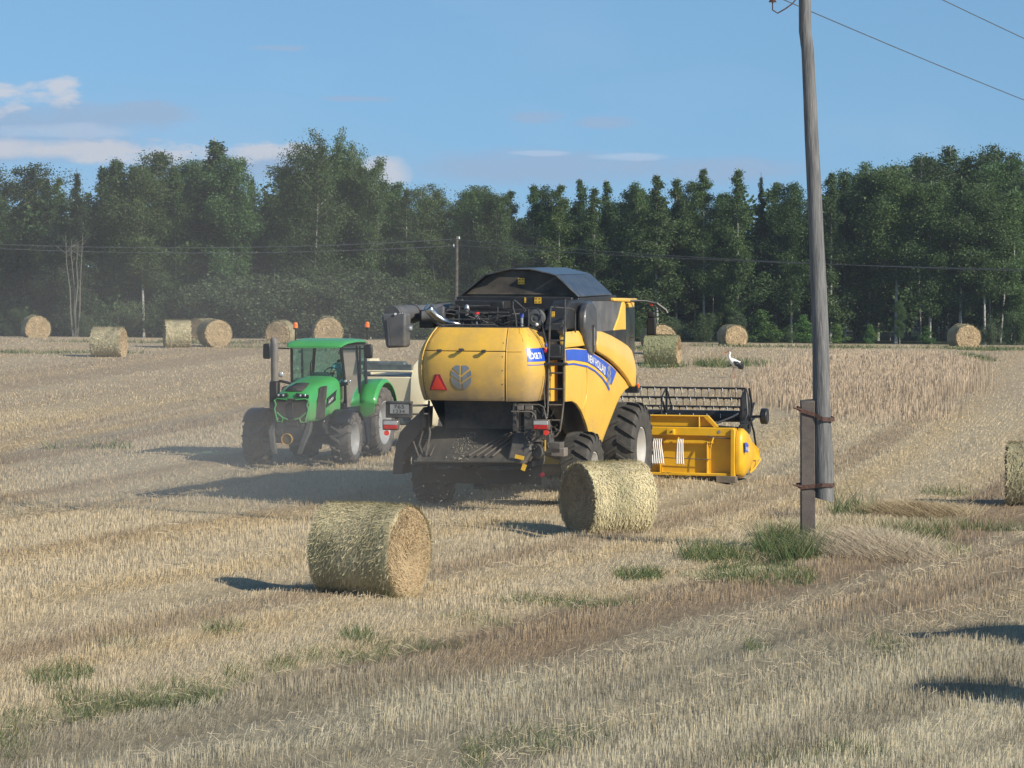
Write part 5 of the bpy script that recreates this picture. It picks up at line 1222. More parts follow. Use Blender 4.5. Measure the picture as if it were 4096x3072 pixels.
b = MB(); b.box((-.2, 3.22, .19), (6.1, .16, .06)); H_('bottom_sill', b)
b = MB(); b.box((1.33, 3.22, .56), (.035, .14, .80)); b.box((2.33, 3.22, .52), (.035, .10, .72)); b.box((-1.5, 3.22, .56), (.035, .14, .8)); H_('back_rib', b)
b = MB(); b.box((1.92, 3.20, .87), (1.08, .04, .06)); H_('tine_rack_bar', b, bev=.006)
b = MB()
for i in range(26): b.box((1.42+i*.04, 3.17, .845), (.012, .012, .03))
o = H_('rack_teeth', b, bev=0); o['kind'] = 'stuff'
for x0 in (1.70, 2.44):
    b = MB(); b.tube([(x0, 3.08, .86), (x0+.04, 3.10, .97)], .02, 6); b.tube([(x0+.02, 3.08, .90), (x0-.02, 3.08, .72), (x0-.03, 3.08, .5)], .009, 5); H_('rack_hook', b, bev=0)
b = MB(); b.tube([(1.3, 3.16, .53), (2.42, 3.16, .505), (2.42, 3.16, .86)], .010, 5); b.tube([(2.36, 3.14, 1.0), (2.5, 3.14, .965), (2.85, 3.16, .95)], .014, 5); H_('control_rod', b, DARK, 0)
for k in range(7):
    x0 = 1.135+.040*k; b = MB(); b.tube([(x0, 3.10, .93), (x0-.01, 3.06, .84), (x0+.005+.004*k, 3.05, .6), (x0+.02+.006*k, 3.02, .42), (x0+.022+.006*k, 3.08, .39)], [.008, .014, .015, .017, .009], 6); b.build('crop_lifter', WHITE, hd)
for k in range(4):
    x0 = 1.745+.030*k; b = MB(); b.tube([(x0, 3.10, .93), (x0-.02+.006*k, 3.06, .84), (x0-.03+.012*k, 3.05, .6), (x0-.025+.016*k, 3.02, .42), (x0-.02+.016*k, 3.08, .39)], [.008, .013, .015, .017, .009], 6); b.build('crop_lifter', WHITE, hd)
b = MB(); b.cyl((2.59, 3.142, 1.085), (2.59, 3.148, 1.085), .035, n=18); b.build('round_sticker', ALU, hd)
# right end: post, rounded cap, divider
b = MB(); b.prism([(3.10, .10), (3.34, .08), (3.34, 1.16), (3.10, 1.14)], 'x', 2.84, 2.93); H_('end_post', b)
cap = [(3.16, .92), (3.24, 1.10), (3.42, 1.16), (3.75, 1.08), (4.1, .92), (4.35, .72), (4.38, .55), (4.2, .34), (3.8, .20), (3.4, .12), (3.2, .20), (3.12, .45)]
ctr = (3.7, .62); b = MB(); rings = []
for k, (sc, x) in enumerate(((.99, 2.94), (1.0, 3.0), (.97, 3.05), (.86, 3.095), (.6, 3.12), (.25, 3.13))): rings.append([(x, ctr[0]+(v-ctr[0])*sc, ctr[1]+(z-ctr[1])*sc) for v, z in cap])
b.loft(rings, True, True, True); ec = H_('end_cap', b, bev=0)
def capx(v, z):
    return 3.105
lab = [(3.20, .66), (3.20, .88), (3.45, .85), (3.74, .72), (3.66, .58), (3.42, .66)]
b = MB(); b.add([(3.128, v, z) for v, z in lab], [tuple(range(6))]); b.add([(3.06, v, z) for v, z in lab], [tuple(range(6))[::-1]]); lb = b.build('blue_label', BLUE, hd)
b = MB(); b.add([(3.131, v, z) for v, z in ((3.21, .635), (3.21, .65), (3.42, .645), (3.67, .565), (3.66, .55), (3.42, .63))], [tuple(range(6))]); b.build('label_pinstripe', PINS, lb)
lettering('brand_lettering', 'NEW HOLLAND', .34, .075, lambda x, y: (3.140, 3.26+x, .70+y-.22*max(0, x-.1)), WHITE, lb, .02)
b = MB(); b.prism([(4.3, .80), (4.5, .70), (4.85, .52), (5.02, .36), (4.8, .20), (4.35, .16)], 'x', 2.98, 3.03); b.build('crop_divider', YEL3, hd, bevel=.01)
b = MB(); b.add([(3.03, 4.25, .86), (3.13, 4.6, .66), (3.13, 4.8, .42), (3.05, 4.4, .42)], [(0, 1, 2, 3)]); b.build('divider_wing', YEL3, hd, solid=.015)
b = MB(); b.tube([(3.13, 4.8, .42), (3.09, 4.6, .3), (3.0, 4.3, .16)], .018, 6); b.build('divider_stay', YEL3, hd)
b = MB(); b.prism([(3.3, .10), (4.9, .06), (4.9, .10), (3.3, .17)], 'x', -3.2, 2.93); b.build('cutting_platform', DARK, hd)
b = MB(); b.tube([(-3.1, 3.75, .52), (2.85, 3.75, .52)], .17, 18); b.build('feed_auger', DARK, hd)
b = MB(); b.box((2.75, 3.18, .10), (.42, .2, .14)); b.box((1.2, 3.2, .10), (.14, .12, .16)); b.build('skid', DARK, hd, bevel=.01)
b = MB(); b.prism([(.6, .75), (3.28, .35), (3.28, 1.0), (.6, 1.7)], 'x', -.65, .65); b.build('feeder_house', DARK, hd)
# reel
RC = (4.62, 1.335); bars = [(4.60, 1.93), (4.14, 1.745), (5.08, 1.51), (4.14, 1.12), (5.06, 1.0), (4.62, .85)]
for (v, z) in bars:
    b = MB(); b.tube([(-3.1, v, z), (2.84, v, z)], .022, 8); rb = b.build('reel_bar', DARKH, hd)
    t = MB()
    for i in range(40):
        x = -3.0+i*.148; t.box((x, v, z-.02), (.030, .03, .05)); t.tube([(x, v, z-.02), (x+.004, v+.01, z-.10), (x, v-.01, z-.21)], .007, 4)
    o = t.build('reel_tines', DARKH, rb); o['kind'] = 'stuff'
    t = MB()
    for i in range(20):
        x = -3.0+i*.296+.02; t.box((x, v-.028, z-.035), (.013, .016, .075))
    o = t.build('white_tine_clips', WHITE, rb); o['kind'] = 'stuff'
b = MB(); b.tube([(-3.1, *RC), (2.84, *RC)], .125, 14); rt_ = b.build('reel_tube', BLK2, hd)
b = MB()
for i in range(20): b.box((-3.0+i*.296, RC[0]-.135, RC[1]+.01), (.012, .014, .09))
o = b.build('white_tine_clips', WHITE, rt_); o['kind'] = 'stuff'
for x in (-3.1, -1.0, 1.12, 2.84):
    b = MB()
    for i in range(6):
        v, z = bars[i]; b.prism([(RC[0]-.03, RC[1]), (RC[0]+.03, RC[1]), (v+.02, z), (v-.02, z)], 'x', x-.02, x+.02)
    if x == 2.84:
        b.prism([bars[0], bars[1], bars[3], bars[5], bars[4], bars[2]], 'x', x-.015, x+.03)
    else:
        o_ = [0, 1, 3, 5, 4, 2]
        for i in range(6):
            a, c = bars[o_[i]], bars[o_[(i+1) % 6]]; b.tube([(x, *a), (x, *c)], .018, 5)
    b.build('reel_end_plate' if abs(x-2.84) < .01 else 'reel_spider', BLK2, hd)
b = MB()
for q in ([(2.9, 4.7, 1.93), (2.93, 4.9, 1.5), (2.95, 4.4, 1.1)], [(2.9, 4.4, 1.85), (2.95, 4.3, 1.4), (2.92, 4.0, 1.2)], [(2.92, 5.1, 1.6), (2.95, 4.6, 1.3), (2.93, 3.7, 1.25)], [(2.98, 4.9, 1.3), (3.0, 4.2, 1.22), (2.97, 3.4, 1.2)], [(3.0, 4.3, 1.35), (3.05, 4.5, 1.0), (3.05, 4.7, .7)], [(2.4, 3.5, 1.22), (2.7, 4.0, 1.36), (2.9, 4.4, 1.5)], [(2.3, 3.45, 1.20), (2.9, 3.6, 1.15)]):
    b.tube(q, .024, 6)
b.build('reel_arm', BLK2, hd)
b = MB(); p = CF.at(3058, 1665, v=4.55); b.cyl((p[0]-.075, 4.55, p[2]), (p[0]+.075, 4.55, p[2]), .17, n=24); b.build('reel_drive_wheel', BLK2, hd, bevel=.03, seg=3)
b = MB(); b.tube([(2.9, 4.5, p[2]-.02), (p[0], 4.55, p[2])], .03, 8); b.build('drive_axle', BLK2, hd)
# chaff and broken straw flying and lying behind the chopper
def chaff():
    rng = np.random.default_rng(8); n = 700; th = CF.th
    u = rng.uniform(-1.5, 1.9, n); v = rng.normal(-6.4, .8, n); z = np.abs(rng.normal(0, .35, n))+.05; z[rng.random(n) < .5] *= .3
    n2 = 260; u = np.concatenate([u, rng.normal(-.28, .10, n2)]); v = np.concatenate([v, rng.uniform(-6.0, -5.4, n2)]); z = np.concatenate([z, 1.06+(-5.95-v[-n2:])*-0.8+.03])
    X = CF.o[0]+u*math.cos(th)-v*math.sin(th); Y = CF.o[1]+u*math.sin(th)+v*math.cos(th); Z = CF.o[2]+z
    V, Q = quads_at(np.stack([X, Y, Z], 1), .020, rng); C = np.full((len(V), 3), .36)*np.array([1, .9, .72]); return V, Q, C
V, Q, C = chaff(); tag(npmesh('flying_chaff', V, Q, STRAW, C), kind='stuff', label='bits of chaff thrown out behind the harvester')
# ================================================================== TRACTOR
TF = Frame((-4.70, 73.1, gz(-4.7, 73.1)-.02), R_(180-15.2))
TB = empty('tractor', TF.o, TF.th, label='green tractor coming towards us beside the harvester, beacons on its roof', cat='tractor')
tat = lambda px, py, v: TF.at(px, py, v=v)
c5 = lambda x, y, v: TF.at(900+x*.3918, 1250+y*.3918, v=v)
def tb(name, b, m, par=None, bevel=.012, **k): return b.build(name, m, par or TB, bevel=bevel, **k)
for (u, v, R, w, rr, nl, sd_, st) in ((1.06, 0, .62, .46, .36, 16, 1, R_(1)), (-1.02, 0, .62, .46, .36, 16, -1, R_(1)), (.86, -2.7, .83, .50, .50, 18, 1, 0), (-.86, -2.7, .83, .50, .50, 18, -1, 0)):
    make_wheel(TB, (u, v, R), sd_, R, w, rr, nl, .07, TYRE2, RIMG, steer=st, phase=.2)
b = MB(); b.cyl((-1.0, 0, .6), (1.0, 0, .6), .11); b.box((0, .1, .62), (.6, .4, .3)); b.box((0, -1.2, .75), (.55, 2.6, .55)); b.cyl((-.9, -2.7, .83), (.9, -2.7, .83), .18); tb('chassis', b, DARKT)
# bonnet
secs = [(1.20, .36, 1.08, 1.60), (1.16, .41, 1.02, 1.68), (1.0, .43, 1.0, 1.75), (.7, .445, 1.0, 1.82), (.2, .46, 1.02, 1.91), (-.3, .475, 1.06, 1.965), (-.7, .50, 1.12, 1.99)]
rings = []
for v, hw, z0, z1 in secs:
    r = []
    for k in range(28):
        a = 2*math.pi*k/28; c_, s_ = math.cos(a), math.sin(a); e = .5 if s_ > 0 else .28
        x = hw*math.copysign(abs(c_)**(.42 if s_ < 0 else .5), c_); zz = (z0+z1)/2+(z1-z0)/2*math.copysign(abs(s_)**(.6 if s_ > 0 else .3), s_); r.append((x, v, zz))
    rings.append(r)
b = MB(); b.loft(rings, True, True, True); bn = b.build('bonnet', GREEN, TB, loc=(-.15, 0, 0))
# front grille: dark plate, split by green strips, lamps above
b = MB(); b.prism([(.36, 1.56), (-.36, 1.56), (-.40, 1.44), (-.34, 1.06), (.34, 1.06), (.40, 1.44)], 'y', 1.195, 1.25); gr = b.build('grille', GRILLE, bn, bevel=.01)
b = MB(); b.box((.02, 1.265, 1.30), (.13, .03, .34)); tb('grille_badge', b, BLK2, gr)
def gs(pts, r=.019, m=None): b = MB(); b.tube(pts, r, 6); return b.build('green_strip', m or GREEN, gr)
for s in (1, -1):
    gs([(s*.10, 1.262, 1.535), (s*.33, 1.255, 1.56), (s*.41, 1.23, 1.50)]); gs([(s*.40, 1.255, 1.53), (s*.36, 1.25, 1.42), (s*.395, 1.25, 1.33), (s*.33, 1.26, 1.07)]); gs([(s*.08, 1.265, 1.10), (s*.20, 1.26, 1.13), (s*.34, 1.25, 1.25)]); gs([(s*.19, 1.262, 1.13), (s*.22, 1.26, 1.04), (s*.34, 1.24, 1.05), (s*.31, 1.25, 1.13)])
    b = MB(); b.box((s*.24, 1.205, 1.625), (.30, .05, .08), rot=(0, s*R_(8), 0)); tb('lamp_recess', b, BLK2, gr)
    for k in (.20, .31): b = MB(); b.ball((s*k, 1.235, 1.63), (.028, .02, .028)); b.build('headlight', LAMPG, gr)
b = MB(); b.loft([[(.20, 1.10, 1.735), (.0, 1.12, 1.735), (-.20, 1.10, 1.735)], [(.21, .85, 1.80), (0, .85, 1.81), (-.21, .85, 1.80)], [(.15, .45, 1.875), (0, .45, 1.885), (-.15, .45, 1.875)]], False, False, True); b.build('bonnet_scoop', GRILLE, bn, solid=.01)
for s in (1, -1):
    U = s*.470
    b = MB(); b.prism([(.55, 1.78), (.42, 1.80), (.12, 1.80), (.18, 1.55), (.30, 1.10), (.85, 1.10), (.80, 1.50)], 'x', U-.05*s-.0, U-.012*s); b.build('bonnet_side_grille', GRILLE, bn)
    b = MB(); b.prism([(.16, 1.52), (-.62, 1.72), (-.66, 1.50), (.22, 1.32)], 'x', U-.03*s, U+.012*s); pn = b.build('dark_side_panel', BLK2, bn)
    lettering('model_lettering', 'AGROTRON', .34, .07, (lambda s: (lambda x, y: ((s*.484), (.10-x if s < 0 else -.24+x), 1.40+y+.23*(x if s < 0 else .34-x))))(s), WHITE, pn, .01)
CABF = empty('cab', (-.09, 0, 0)); CABF.parent = TB; CABF.scale = (1.06, 1, 1)
tbc = lambda n, b, m, par=None, bevel=.012, **k: b.build(n, m, CABF, bevel=bevel, **k)
# roof
rf = []
for v, z, hw, th in ((-.50, 2.66, .60, .03), (-.56, 2.70, .64, .05), (-.8, 2.745, .67, .07), (-1.4, 2.765, .68, .08), (-2.1, 2.75, .67, .07), (-2.45, 2.70, .62, .05)):
    r = []
    for k in range(20):
        a = 2*math.pi*k/20; r.append((hw*math.copysign(abs(math.cos(a))**.35, math.cos(a)), v, z-.02+th*math.sin(a)*(1 if math.sin(a) > 0 else .6)))
    rf.append(r)
b = MB(); b.loft(rf, True, True, True); ro = b.build('cab_roof', GREEN, CABF)
b = MB(); b.box((0, -1.45, 2.665), (1.22, 1.75, .05)); b.build('roof_lining', BLK2, CABF, bevel=.02)
for u_ in (.47, .36, -.38, -.49): b = MB(); b.ball((u_, -.56, 2.635), (.036, .03, .036)); b.box((u_, -.62, 2.635), (.09, .08, .085)); b.build('roof_work_lamp', LAMPG, CABF)
# posts and glass
post = lambda n, pts, r=.028: tbc(n, MB().tube(pts, r, 7), BLK2, None, 0)
FL, FR = (-.56, -.72), (.56, -.72)
for s in (1, -1):
    post('cab_post', [(s*.58, -.92, 1.25), (s*.60, -.80, 1.8), (s*.56, -.66, 2.64)], .032); post('cab_post', [(s*.66, -1.72, 1.55), (s*.66, -1.70, 2.64)], .028); post('cab_post', [(s*.62, -2.30, 1.7), (s*.58, -2.36, 2.64)], .035)
    b = MB(); b.add([(s*.60, -.90, 1.25), (s*.66, -1.70, 1.25), (s*.62, -1.70, 2.64), (s*.57, -.68, 2.64)], [(0, 1, 2, 3)]); b.build('door_glass', GLASS, CABF)
    b = MB(); b.add([(s*.66, -1.74, 1.65), (s*.62, -2.30, 1.75), (s*.58, -2.34, 2.64), (s*.63, -1.74, 2.64)], [(0, 1, 2, 3)]); b.build('side_glass', GLASS, CABF)
    b = MB(); b.prism([(-.75, 1.0), (-1.75, .95), (-1.75, 1.27), (-.95, 1.27)], 'x', s*.45, s*.66); tbc('cab_step', b, BLK2)
b = MB(); b.add([(-.57, -.88, 1.30), (.57, -.88, 1.30), (.55, -.66, 2.64), (-.55, -.66, 2.64)], [(0, 1, 2, 3)]); b.build('windscreen', GLASS, CABF)
b = MB(); b.add([(-.57, -2.34, 1.6), (.57, -2.34, 1.6), (.56, -2.38, 2.64), (-.56, -2.38, 2.64)], [(0, 1, 2, 3)]); b.build('rear_window', GLASS, CABF)
b = MB(); b.box((0, -1.6, 1.30), (1.15, 1.5, .12)); b.box((0, -2.25, 1.5), (1.15, .12, .5)); tbc('cab_floor', b, BLK2)
b = MB(); b.box((0, -.95, 1.62), (.5, .16, .6)); b.box((0, -.93, 1.98), (.42, .18, .16)); tbc('dashboard', b, BALERG, None, .04)
b = MB(); b.box((-.24, -1.95, 1.62), (.5, .5, .14)); b.box((-.24, -2.17, 1.98), (.48, .13, .66)); b.box((-.24, -2.18, 2.38), (.26, .09, .16)); tbc('driver_seat', b, BLK2, None, .05)
b = MB(); n = 24; b.tube([(-.2+.19*math.cos(2*math.pi*k/n), -1.22+.10*math.sin(2*math.pi*k/n), 2.0+.16*math.sin(2*math.pi*k/n)) for k in range(n+1)], .014, 6, False); b.tube([(-.2, -1.22, 2.0), (-.2, -1.05, 1.85)], .02, 6); sw = b.build('steering_wheel', BLK2, CABF)
b = MB(); b.box(c5(745, 402, -.70), (.10, .01, .05)); b.build('windscreen_sticker', mat('teal_sticker', (.1, .5, .5), .5), CABF)
lettering('windscreen_lettering', 'DEUTZ-FAHR', .72, .065, lambda x, y: (.36-x, -.675+.0, 2.545+y), mat('pale_teal_print', (.25, .5, .48), .5), TB, .005)
b = MB(); b.tube([(.10, -.80, 2.0), (.13, -.72, 2.35)], .008, 5); b.box((.17, -.77, 2.15), (.02, .02, .3)); b.build('wiper', BLK2, CABF)
# exhaust stack, mirrors, beacons, lamps
b = MB(); b.tube([tuple(c5(508, 700, -.4)), tuple(c5(505, 330, -.4)), tuple(c5(500, 290, -.4)), tuple(c5(488, 268, -.42))], [.085, .085, .085, .07], 16); tb('exhaust_stack', b, GREYP, None, 0)
b = MB(); p = c5(508, 920, -.4); b.box(p, (.20, .22, .95)); tb('exhaust_housing', b, BLK2, None, .03)
for (x0, x1, y0, y1, s) in ((388, 468, 315, 475, 1), (1425, 1508, 322, 470, -1)):
    a = c5(x0, y0, -.6); c_ = c5(x1, y1, -.6); b = MB(); b.box(((a[0]+c_[0])/2, -.6, (a[2]+c_[2])/2), (abs(a[0]-c_[0]), .10, abs(a[2]-c_[2]))); mm = tb('mirror', b, BLK2, None, .05, seg=3)
    b = MB(); b.tube([(s*.56, -.68, 2.60), ((a[0]+c_[0])/2, -.62, 2.62), ((a[0]+c_[0])/2, -.6, 2.5)], .018, 6); b.build('mirror_arm', BLK2, mm)
for (x, y, v) in ((720, 135, -.9), (1452, 128, -1.6)):
    p = c5(x, y, v); b = MB(); b.cyl((p[0], p[1], p[2]-.05), (p[0], p[1], p[2]+.04), .055, .05, 16); b.ball((p[0], p[1], p[2]+.04), (.05, .05, .04)); be = b.build('beacon', ORANGE, TB)
    b = MB(); b.cyl((p[0], p[1], p[2]-.34), (p[0], p[1], p[2]-.05), .018, n=8); b.cyl((p[0], p[1], p[2]-.08), (p[0], p[1], p[2]-.045), .05, n=12); b.build('beacon_stalk', BLK2, be)
for (x, y, v, r) in ((470, 710, -.45, .032), (515, 709, -.5, .035), (570, 632, -.5, .065), (1228, 702, -.72, .035), (1272, 702, -.75, .035)):
    p = c5(x, y, v); b = MB(); b.ball(p, (r, r*.6, r), 12, 8); b.build('work_lamp', LAMPG, TB)
b = MB(); b.tube([(.45, -.6, 1.80), tuple(c5(570, 700, -.5)), tuple(c5(470, 715, -.5))], .035, 6); b.tube([(-.5, -.75, 1.75), tuple(c5(1250, 720, -.75))], .05, 6); tb('lamp_bracket', b, BLK2, None, 0)
# mudguards
for s in (1, -1):
    b = MB(); P_ = [(R_(a)) for a in range(28, 165, 9)]; r1 = .97
    b.loft([[(s*u_, -2.7+r1*rr*math.cos(a), .86+r1*rr*math.sin(a)) for a in P_] for u_, rr in ((.60, 1.0), (.9, 1.02), (1.06, 1.02), (1.12, .97), (1.13, .93))], False, False, True)
    b.build('rear_mudguard', GREEN, TB, solid=.02)
    a0 = P_[0]; y0, z0 = -2.7+r1*1.02*math.cos(a0), .86+r1*1.02*math.sin(a0)
    b = MB(); b.add([(s*.66, y0, z0), (s*1.10, y0, z0), (s*1.08, y0-.02, 1.10), (s*.9, y0-.04, 1.0), (s*.66, y0-.04, 1.04)], [(0, 1, 2, 3, 4)]); b.build('mudguard_flap', GREEN, TB, solid=.02)
    b = MB(); P_ = [R_(a) for a in range(35, 155, 12)]
    b.loft([[(s*u_, .0+.70*k*math.cos(a), .60+.68*k*math.sin(a)) for a in P_] for u_, k in ((.78, .99), (1.0, 1.0), (1.22, 1.0), (1.27, .96))], False, False, True); b.build('front_mudguard', BLK2, TB, solid=.012)
    b = MB(); b.tube([(s*.74, 0, .9), (s*.76, -.1, 1.22), (s*1.0, 0, 1.27)], .025, 6); tb('mudguard_stay', b, BLK2, None, 0)
    b = MB(); b.tube([(s*1.25, -.68, .95), (s*1.28, -.75, .45)], .03, 6); tb('mudguard_stay', b, BLK2, None, 0)
# front linkage
for s in (1, -1):
    pass
LK = -.12
for s in (1, -1):
    b = MB(); b.loft([[(s*.40-.05, 1.0, 1.02), (s*.40+.05, 1.0, 1.02), (s*.40+.05, 1.12, 1.04), (s*.40-.05, 1.12, 1.04)], [(s*.42-.08, 1.2, .85), (s*.42+.08, 1.2, .85), (s*.42+.07, 1.34, .85), (s*.42-.07, 1.34, .85)], [(s*.33-.06, 1.38, .52), (s*.33+.06, 1.38, .52), (s*.33+.06, 1.48, .5), (s*.33-.06, 1.48, .5)], [(s*.28-.05, 1.4, .34), (s*.28+.05, 1.4, .34), (s*.28+.05, 1.5, .34), (s*.28-.05, 1.5, .34)]], True, True, False)
    tb('front_linkage_arm', b, mat('linkage_steel', (.07, .07, .065), .6, var=.2), None, .015, loc=(LK, 0, 0))
b = MB(); b.box((0, 1.1, .80), (.62, .35, .42)); b.box((.22, 1.3, .82), (.14, .1, .14)); b.box((-.05, 1.25, 1.0), (.3, .1, .1)); tb('front_hitch', b, DARKT, loc=(LK, 0, 0))
b = MB(); b.lathe([(.118, -.012), (.126, -.012), (.126, .012), (.118, .012)], Matrix.Translation((-.10, 1.42, .67)) @ Euler((0, 0, R_(90))).to_matrix().to_4x4(), 24); b.build('yellow_shaft_guard', PINS, TB)
b = MB(); b.cyl((-.10, 1.3, .67), (-.10, 1.40, .67), .115, n=24); b.build('shaft_cover', mat('brown_grease', (.10, .075, .03), .7), TB)
for x, y in ((1010, 1112), (808, 1350)): b = MB(); b.ball(c5(x, y, .5), .02); b.build('bright_pin', ALU, TB)
b = MB(); b.prism([(-1.0, .45), (-1.9, .45), (-1.9, 1.0), (-1.0, 1.05)], 'x', -1.0, -.5); b.prism([(-1.0, .45), (-1.9, .45), (-1.9, 1.0), (-1.0, 1.05)], 'x', .5, 1.0); tb('fuel_tank', b, BLK2)

# ---- driver
def skinned(name, V, E_, Rr, m, parent=None, sub=2, root=0):
    me = bpy.data.meshes.new(name); me.from_pydata(V, E_, []); me.materials.append(m); o = bpy.data.objects.new(name, me); COL.objects.link(o)
    if parent: o.parent = parent
    md = o.modifiers.new('skin', 'SKIN'); md.use_smooth_shade = True
    for i, r in enumerate(Rr): me.skin_vertices[0].data[i].radius = (r if isinstance(r, tuple) else (r, r))
    me.skin_vertices[0].data[root].use_root = True
    s = o.modifiers.new('sub', 'SUBSURF'); s.levels = sub; s.render_levels = sub
    return o
def driver():
    w = Matrix.Translation(TF.o) @ Matrix.Rotation(TF.th, 4, 'Z')
    D = empty('person', w @ Vector((-.38, -1.78, 1.78)), TF.th, label='tractor driver in a blue patterned shirt, one hand raised to the face', cat='person')
    V = [(0, 0, 0), (0, .02, .2), (0, .03, .40), (0, .05, .50), (0, .08, .60), (0, .10, .70), (0, .10, .80)]
    E_ = [(i, i+1) for i in range(6)]; Rr = [(.15, .12), (.145, .11), (.16, .11), (.07, .07), (.055, .055), (.085, .10), (.05, .07)]
    def limb(root, pts, rs):
        p = root
        for q, r in zip(pts, rs): V.append(q); Rr.append(r); E_.append((p, len(V)-1)); p = len(V)-1
    limb(2, [(.19, .03, .42), (.24, .20, .22), (.10, .45, .24), (.04, .56, .28)], [.055, .045, .035, .03])          # hand on the wheel
    limb(2, [(-.19, .03, .42), (-.27, .22, .22), (-.16, .24, .48), (-.10, .20, .58)], [.055, .045, .034, .03])      # hand at the face
    for s in (1, -1): limb(0, [(s*.10, .22, -.02), (s*.12, .48, -.03), (s*.12, .52, -.38), (s*.12, .62, -.42)], [.085, .065, .05, .035])
    skinned('body', V, E_, Rr, SKIN, D)
    def fing(c, d, up):
        for k in range(4):
            o_ = (k-1.5)*.017; p0 = Vector(c)+Vector(up)*o_; L = (.05, .058, .055, .045)[k]; d_ = Vector(d)
            skinned('finger', [tuple(p0), tuple(p0+d_*L), tuple(p0+d_*L*1.3+Vector((0, -.02, -.02)))], [(0, 1), (1, 2)], [.009, .008, .007], SKIN, D, 1)
        skinned('thumb', [tuple(Vector(c)-Vector(up)*.01), tuple(Vector(c)+Vector((.02, .01, .035)))], [(0, 1)], [.010, .008], SKIN, D, 1)
    fing((.04, .58, .29), (.0, .6, .5), (1, 0, 0)); fing((-.095, .20, .60), (.25, .0, .9), (0, 1, 0))
    V = [(0, -.0, .02), (0, .02, .2), (0, .03, .38), (0, .04, .47), (.19, .03, .41), (.235, .14, .29), (-.19, .03, .41), (-.25, .16, .29)]
    skinned('shirt', V, [(0, 1), (1, 2), (2, 3), (2, 4), (4, 5), (2, 6), (6, 7)], [(.17, .14), (.165, .13), (.18, .13), .085, .075, .07, .075, .07], SHIRT, D)
    skinned('shorts', [(0, 0, .02), (.10, .22, -.02), (.12, .42, -.03), (-.10, .22, -.02), (-.12, .42, -.03)], [(0, 1), (1, 2), (0, 3), (3, 4)], [(.17, .14), .10, .085, .10, .085], SHORTS, D)
    b = MB(); b.ball((0, .075, .775), (.092, .105, .075), 16, 10); b.build('hair', HAIR, D)
    b = MB(); b.tube([(0, .185, .71), (0, .215, .685), (0, .19, .672)], [.010, .014, .008], 6); b.build('nose', SKIN, D)
    for s in (1, -1): b = MB(); b.ball((s*.034, .178, .715), .011, 8, 6); b.build('eye', BLK2, D); b = MB(); b.ball((s*.092, .09, .70), (.012, .025, .032), 8, 6); b.build('ear', SKIN, D)
    b = MB(); b.box((0, .188, .645), (.045, .012, .010)); b.build('mouth', REDD, D)
driver()

# ================================================================== BALER
BF = Frame((-3.0, 79.0, gz(-3.0, 79)), R_(180-14.5))
BL = empty('round_baler', BF.o, BF.th, label='cream round baler half hidden between the tractor and the harvester', cat='baler')
b = MB(); b.box((0, -.9, 1.15), (1.5, 2.0, 1.2)); b.box((.35, -.2, 1.98), (1.5, .3, .22)); b.build('baler_body', BALERG, BL, bevel=.05)
prof = [(.15, .55), (.25, 1.2), (.18, 1.7), (-.05, 2.0), (-.5, 2.14), (-1.2, 2.12), (-1.9, 1.75), (-2.1, 1.1), (-1.8, .6), (-.8, .4)]
for s in (1, -1):
    b = MB(); cx, cz = -.9, 1.3; rings = []
    for sc, x in ((1.0, .62), (1.0, .92), (.97, 1.02), (.90, 1.08), (.6, 1.12), (.2, 1.13)): rings.append([(s*x, cx+(v-cx)*sc, cz+(z-cz)*sc) for v, z in prof])
    b.loft(rings, True, True, True); b.build('side_shell', BALERC, BL)
    make_wheel(BL, (s*1.0, -1.0, .48), s, .48, .4, .27, 12, .03, TYRE2, RIMG)
b = MB(); b.box((0, .12, 1.35), (1.24, .08, .75)); b.box((0, .14, 1.86), (1.30, .06, .05)); b.build('front_panel', BALERC, BL, bevel=.02)
b = MB(); b.box((0, .10, 1.95), (1.24, .05, .16)); b.build('dark_top_panel', BALERG, BL, bevel=.01)
a = BF.at(1531, 1512, v=.22); c_ = BF.at(1562, 1540, v=.22)
for k in range(4):
    x0 = a[0]+(c_[0]-a[0])*k/4; x1 = a[0]+(c_[0]-a[0])*(k+1)/4; z1, z0 = a[2], c_[2]-.10
    b = MB(); b.prism([(x0, z1-.07*k/4*2), (x1, z1-.07*(k+1)/4*2), (x1, z0), (x0, z0)], 'y', .20, .215); b.build('warning_board', RED if k % 2 else WHITE, BL)
b = MB(); b.tube([(0, .2, .6), (0, 2.6, .6)], .07, 8); b.build('drawbar', GREYD, BL)

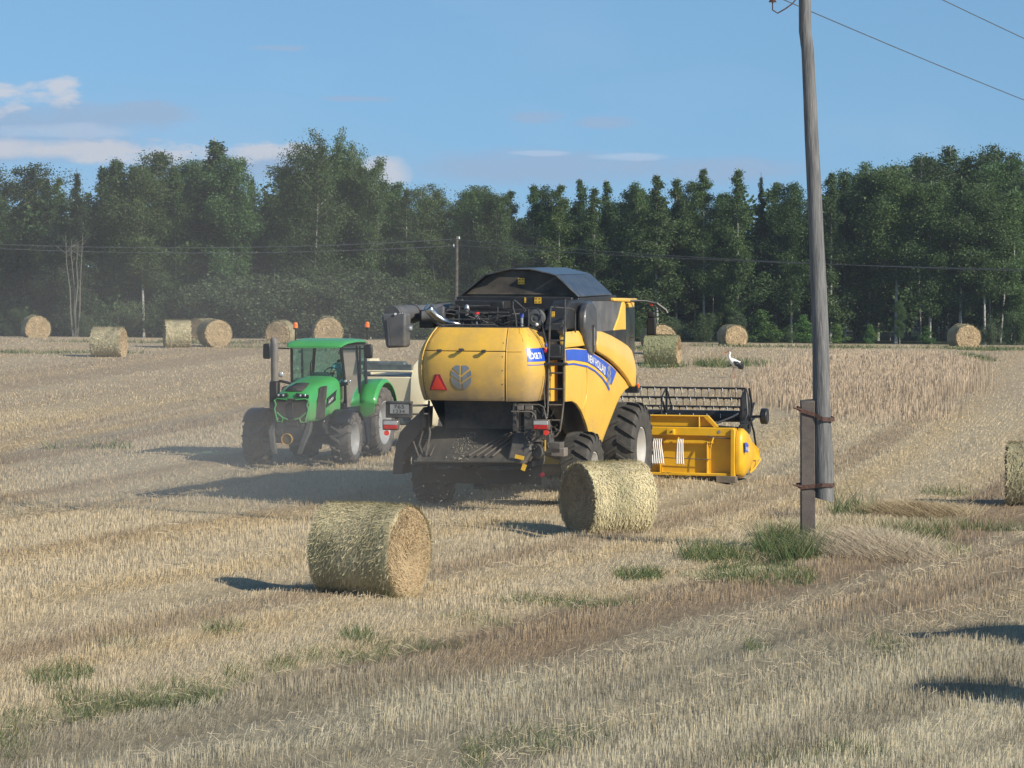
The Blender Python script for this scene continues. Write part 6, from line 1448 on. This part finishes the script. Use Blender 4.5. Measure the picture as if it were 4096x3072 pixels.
# ================================================================== STORK
def stork():
    x, y = at_px(2934, 115), 115; z = gz(x, y)
    Sx = empty('stork', (x, y, z), R_(-62), label='white stork with black wings standing in the stubble right of the green bale', cat='stork'); 
    V = [(0, .05, .52), (.0, .16, .46), (0, -.08, .62), (-.01, -.16, .70), (-.02, -.15, .80), (-.03, -.12, .88), (-.035, -.15, .935), (0, .27, .40)]
    skinned('body', V, [(0, 1), (0, 2), (2, 3), (3, 4), (4, 5), (5, 6), (1, 7)], [(.125, .14), (.10, .11), .085, .05, .036, .034, .045, .03], FEATW, Sx, root=0)
    for s in (1, -1):
        b = MB(); b.loft([[(s*.13, -.06, .60), (s*.175, -.04, .53), (s*.15, -.02, .44)], [(s*.15, .10, .58), (s*.19, .12, .49), (s*.15, .12, .38)], [(s*.08, .36, .44), (s*.09, .38, .36), (s*.07, .36, .28)]], False, False, True); b.build('wing', FEATB, Sx, solid=.035)
        b = MB(); b.tube([(s*.05, .06, .42), (s*.055, .05, .24), (s*.05, .08, .0)], [.014, .010, .009], 6); b.tube([(s*.05, .08, .01), (s*.05, -.02, .005)], .007, 5); b.build('leg', BEAK, Sx)
    b = MB(); b.loft([[(-.10, .10, .60), (-.13, .1, .5), (-.1, .1, .42), (.1, .1, .42), (.13, .1, .5), (.10, .1, .60)], [(-.07, .33, .42), (-.08, .34, .36), (-.05, .34, .30), (.05, .34, .30), (.08, .34, .36), (.07, .33, .42)]], True, True, True); b.ball((0, .20, .47), (.15, .20, .10), 14, 8); b.build('folded_wings', FEATB, Sx)
    b = MB(); b.tube([(-.04, -.17, .935), (-.10, -.26, .90), (-.15, -.34, .86)], [.018, .012, .003], 8); b.build('beak', BEAK, Sx)
    for s in (1, -1): b = MB(); b.ball((-.035+s*.035, -.17, .95), .007, 6, 5); b.build('eye', FEATB, Sx)
stork()

# ================================================================== AIR
def volbox(name, m, verts_obj, label): tag(verts_obj, label, kind='stuff'); return verts_obj
def volmat(name, col, dens, aniso=.3):
    m = bpy.data.materials.new(name); m.use_nodes = True; nt = m.node_tree; nt.nodes.clear(); o = nt.nodes.new('ShaderNodeOutputMaterial'); v = nt.nodes.new('ShaderNodeVolumePrincipled')
    v.inputs['Color'].default_value = (*col, 1); v.inputs['Density'].default_value = dens; v.inputs['Anisotropy'].default_value = aniso; nt.links.new(v.outputs[0], o.inputs['Volume']); return m
b = MB(); b.box((0, 300, 4), (1260, 860, 26)); hz = b.build('haze', volmat('haze_air', (.85, .92, 1.0), .0003, .2)); tag(hz, 'thin pale summer haze over the whole field', kind='stuff')
for (c_, r_, dn, lb) in (((-4.2, 60.3, .7), (5.4, 3.0, 1.3), .055, 'dust hanging over the ground behind the harvester'), ((-6.5, 67.5, 1.6), (7.5, 5.5, 3.2), .0075, 'dust drifting around the tractor'), ((-15, 118, 3.0), (17, 30, 8), .0018, 'thin dust drifting left towards the wood')):
    b = MB(); b.ball(c_, r_, 32, 18); o = b.build('dust_cloud', volmat('dust_air', (.90, .82, .72), dn, .1)); tag(o, lb, kind='stuff')
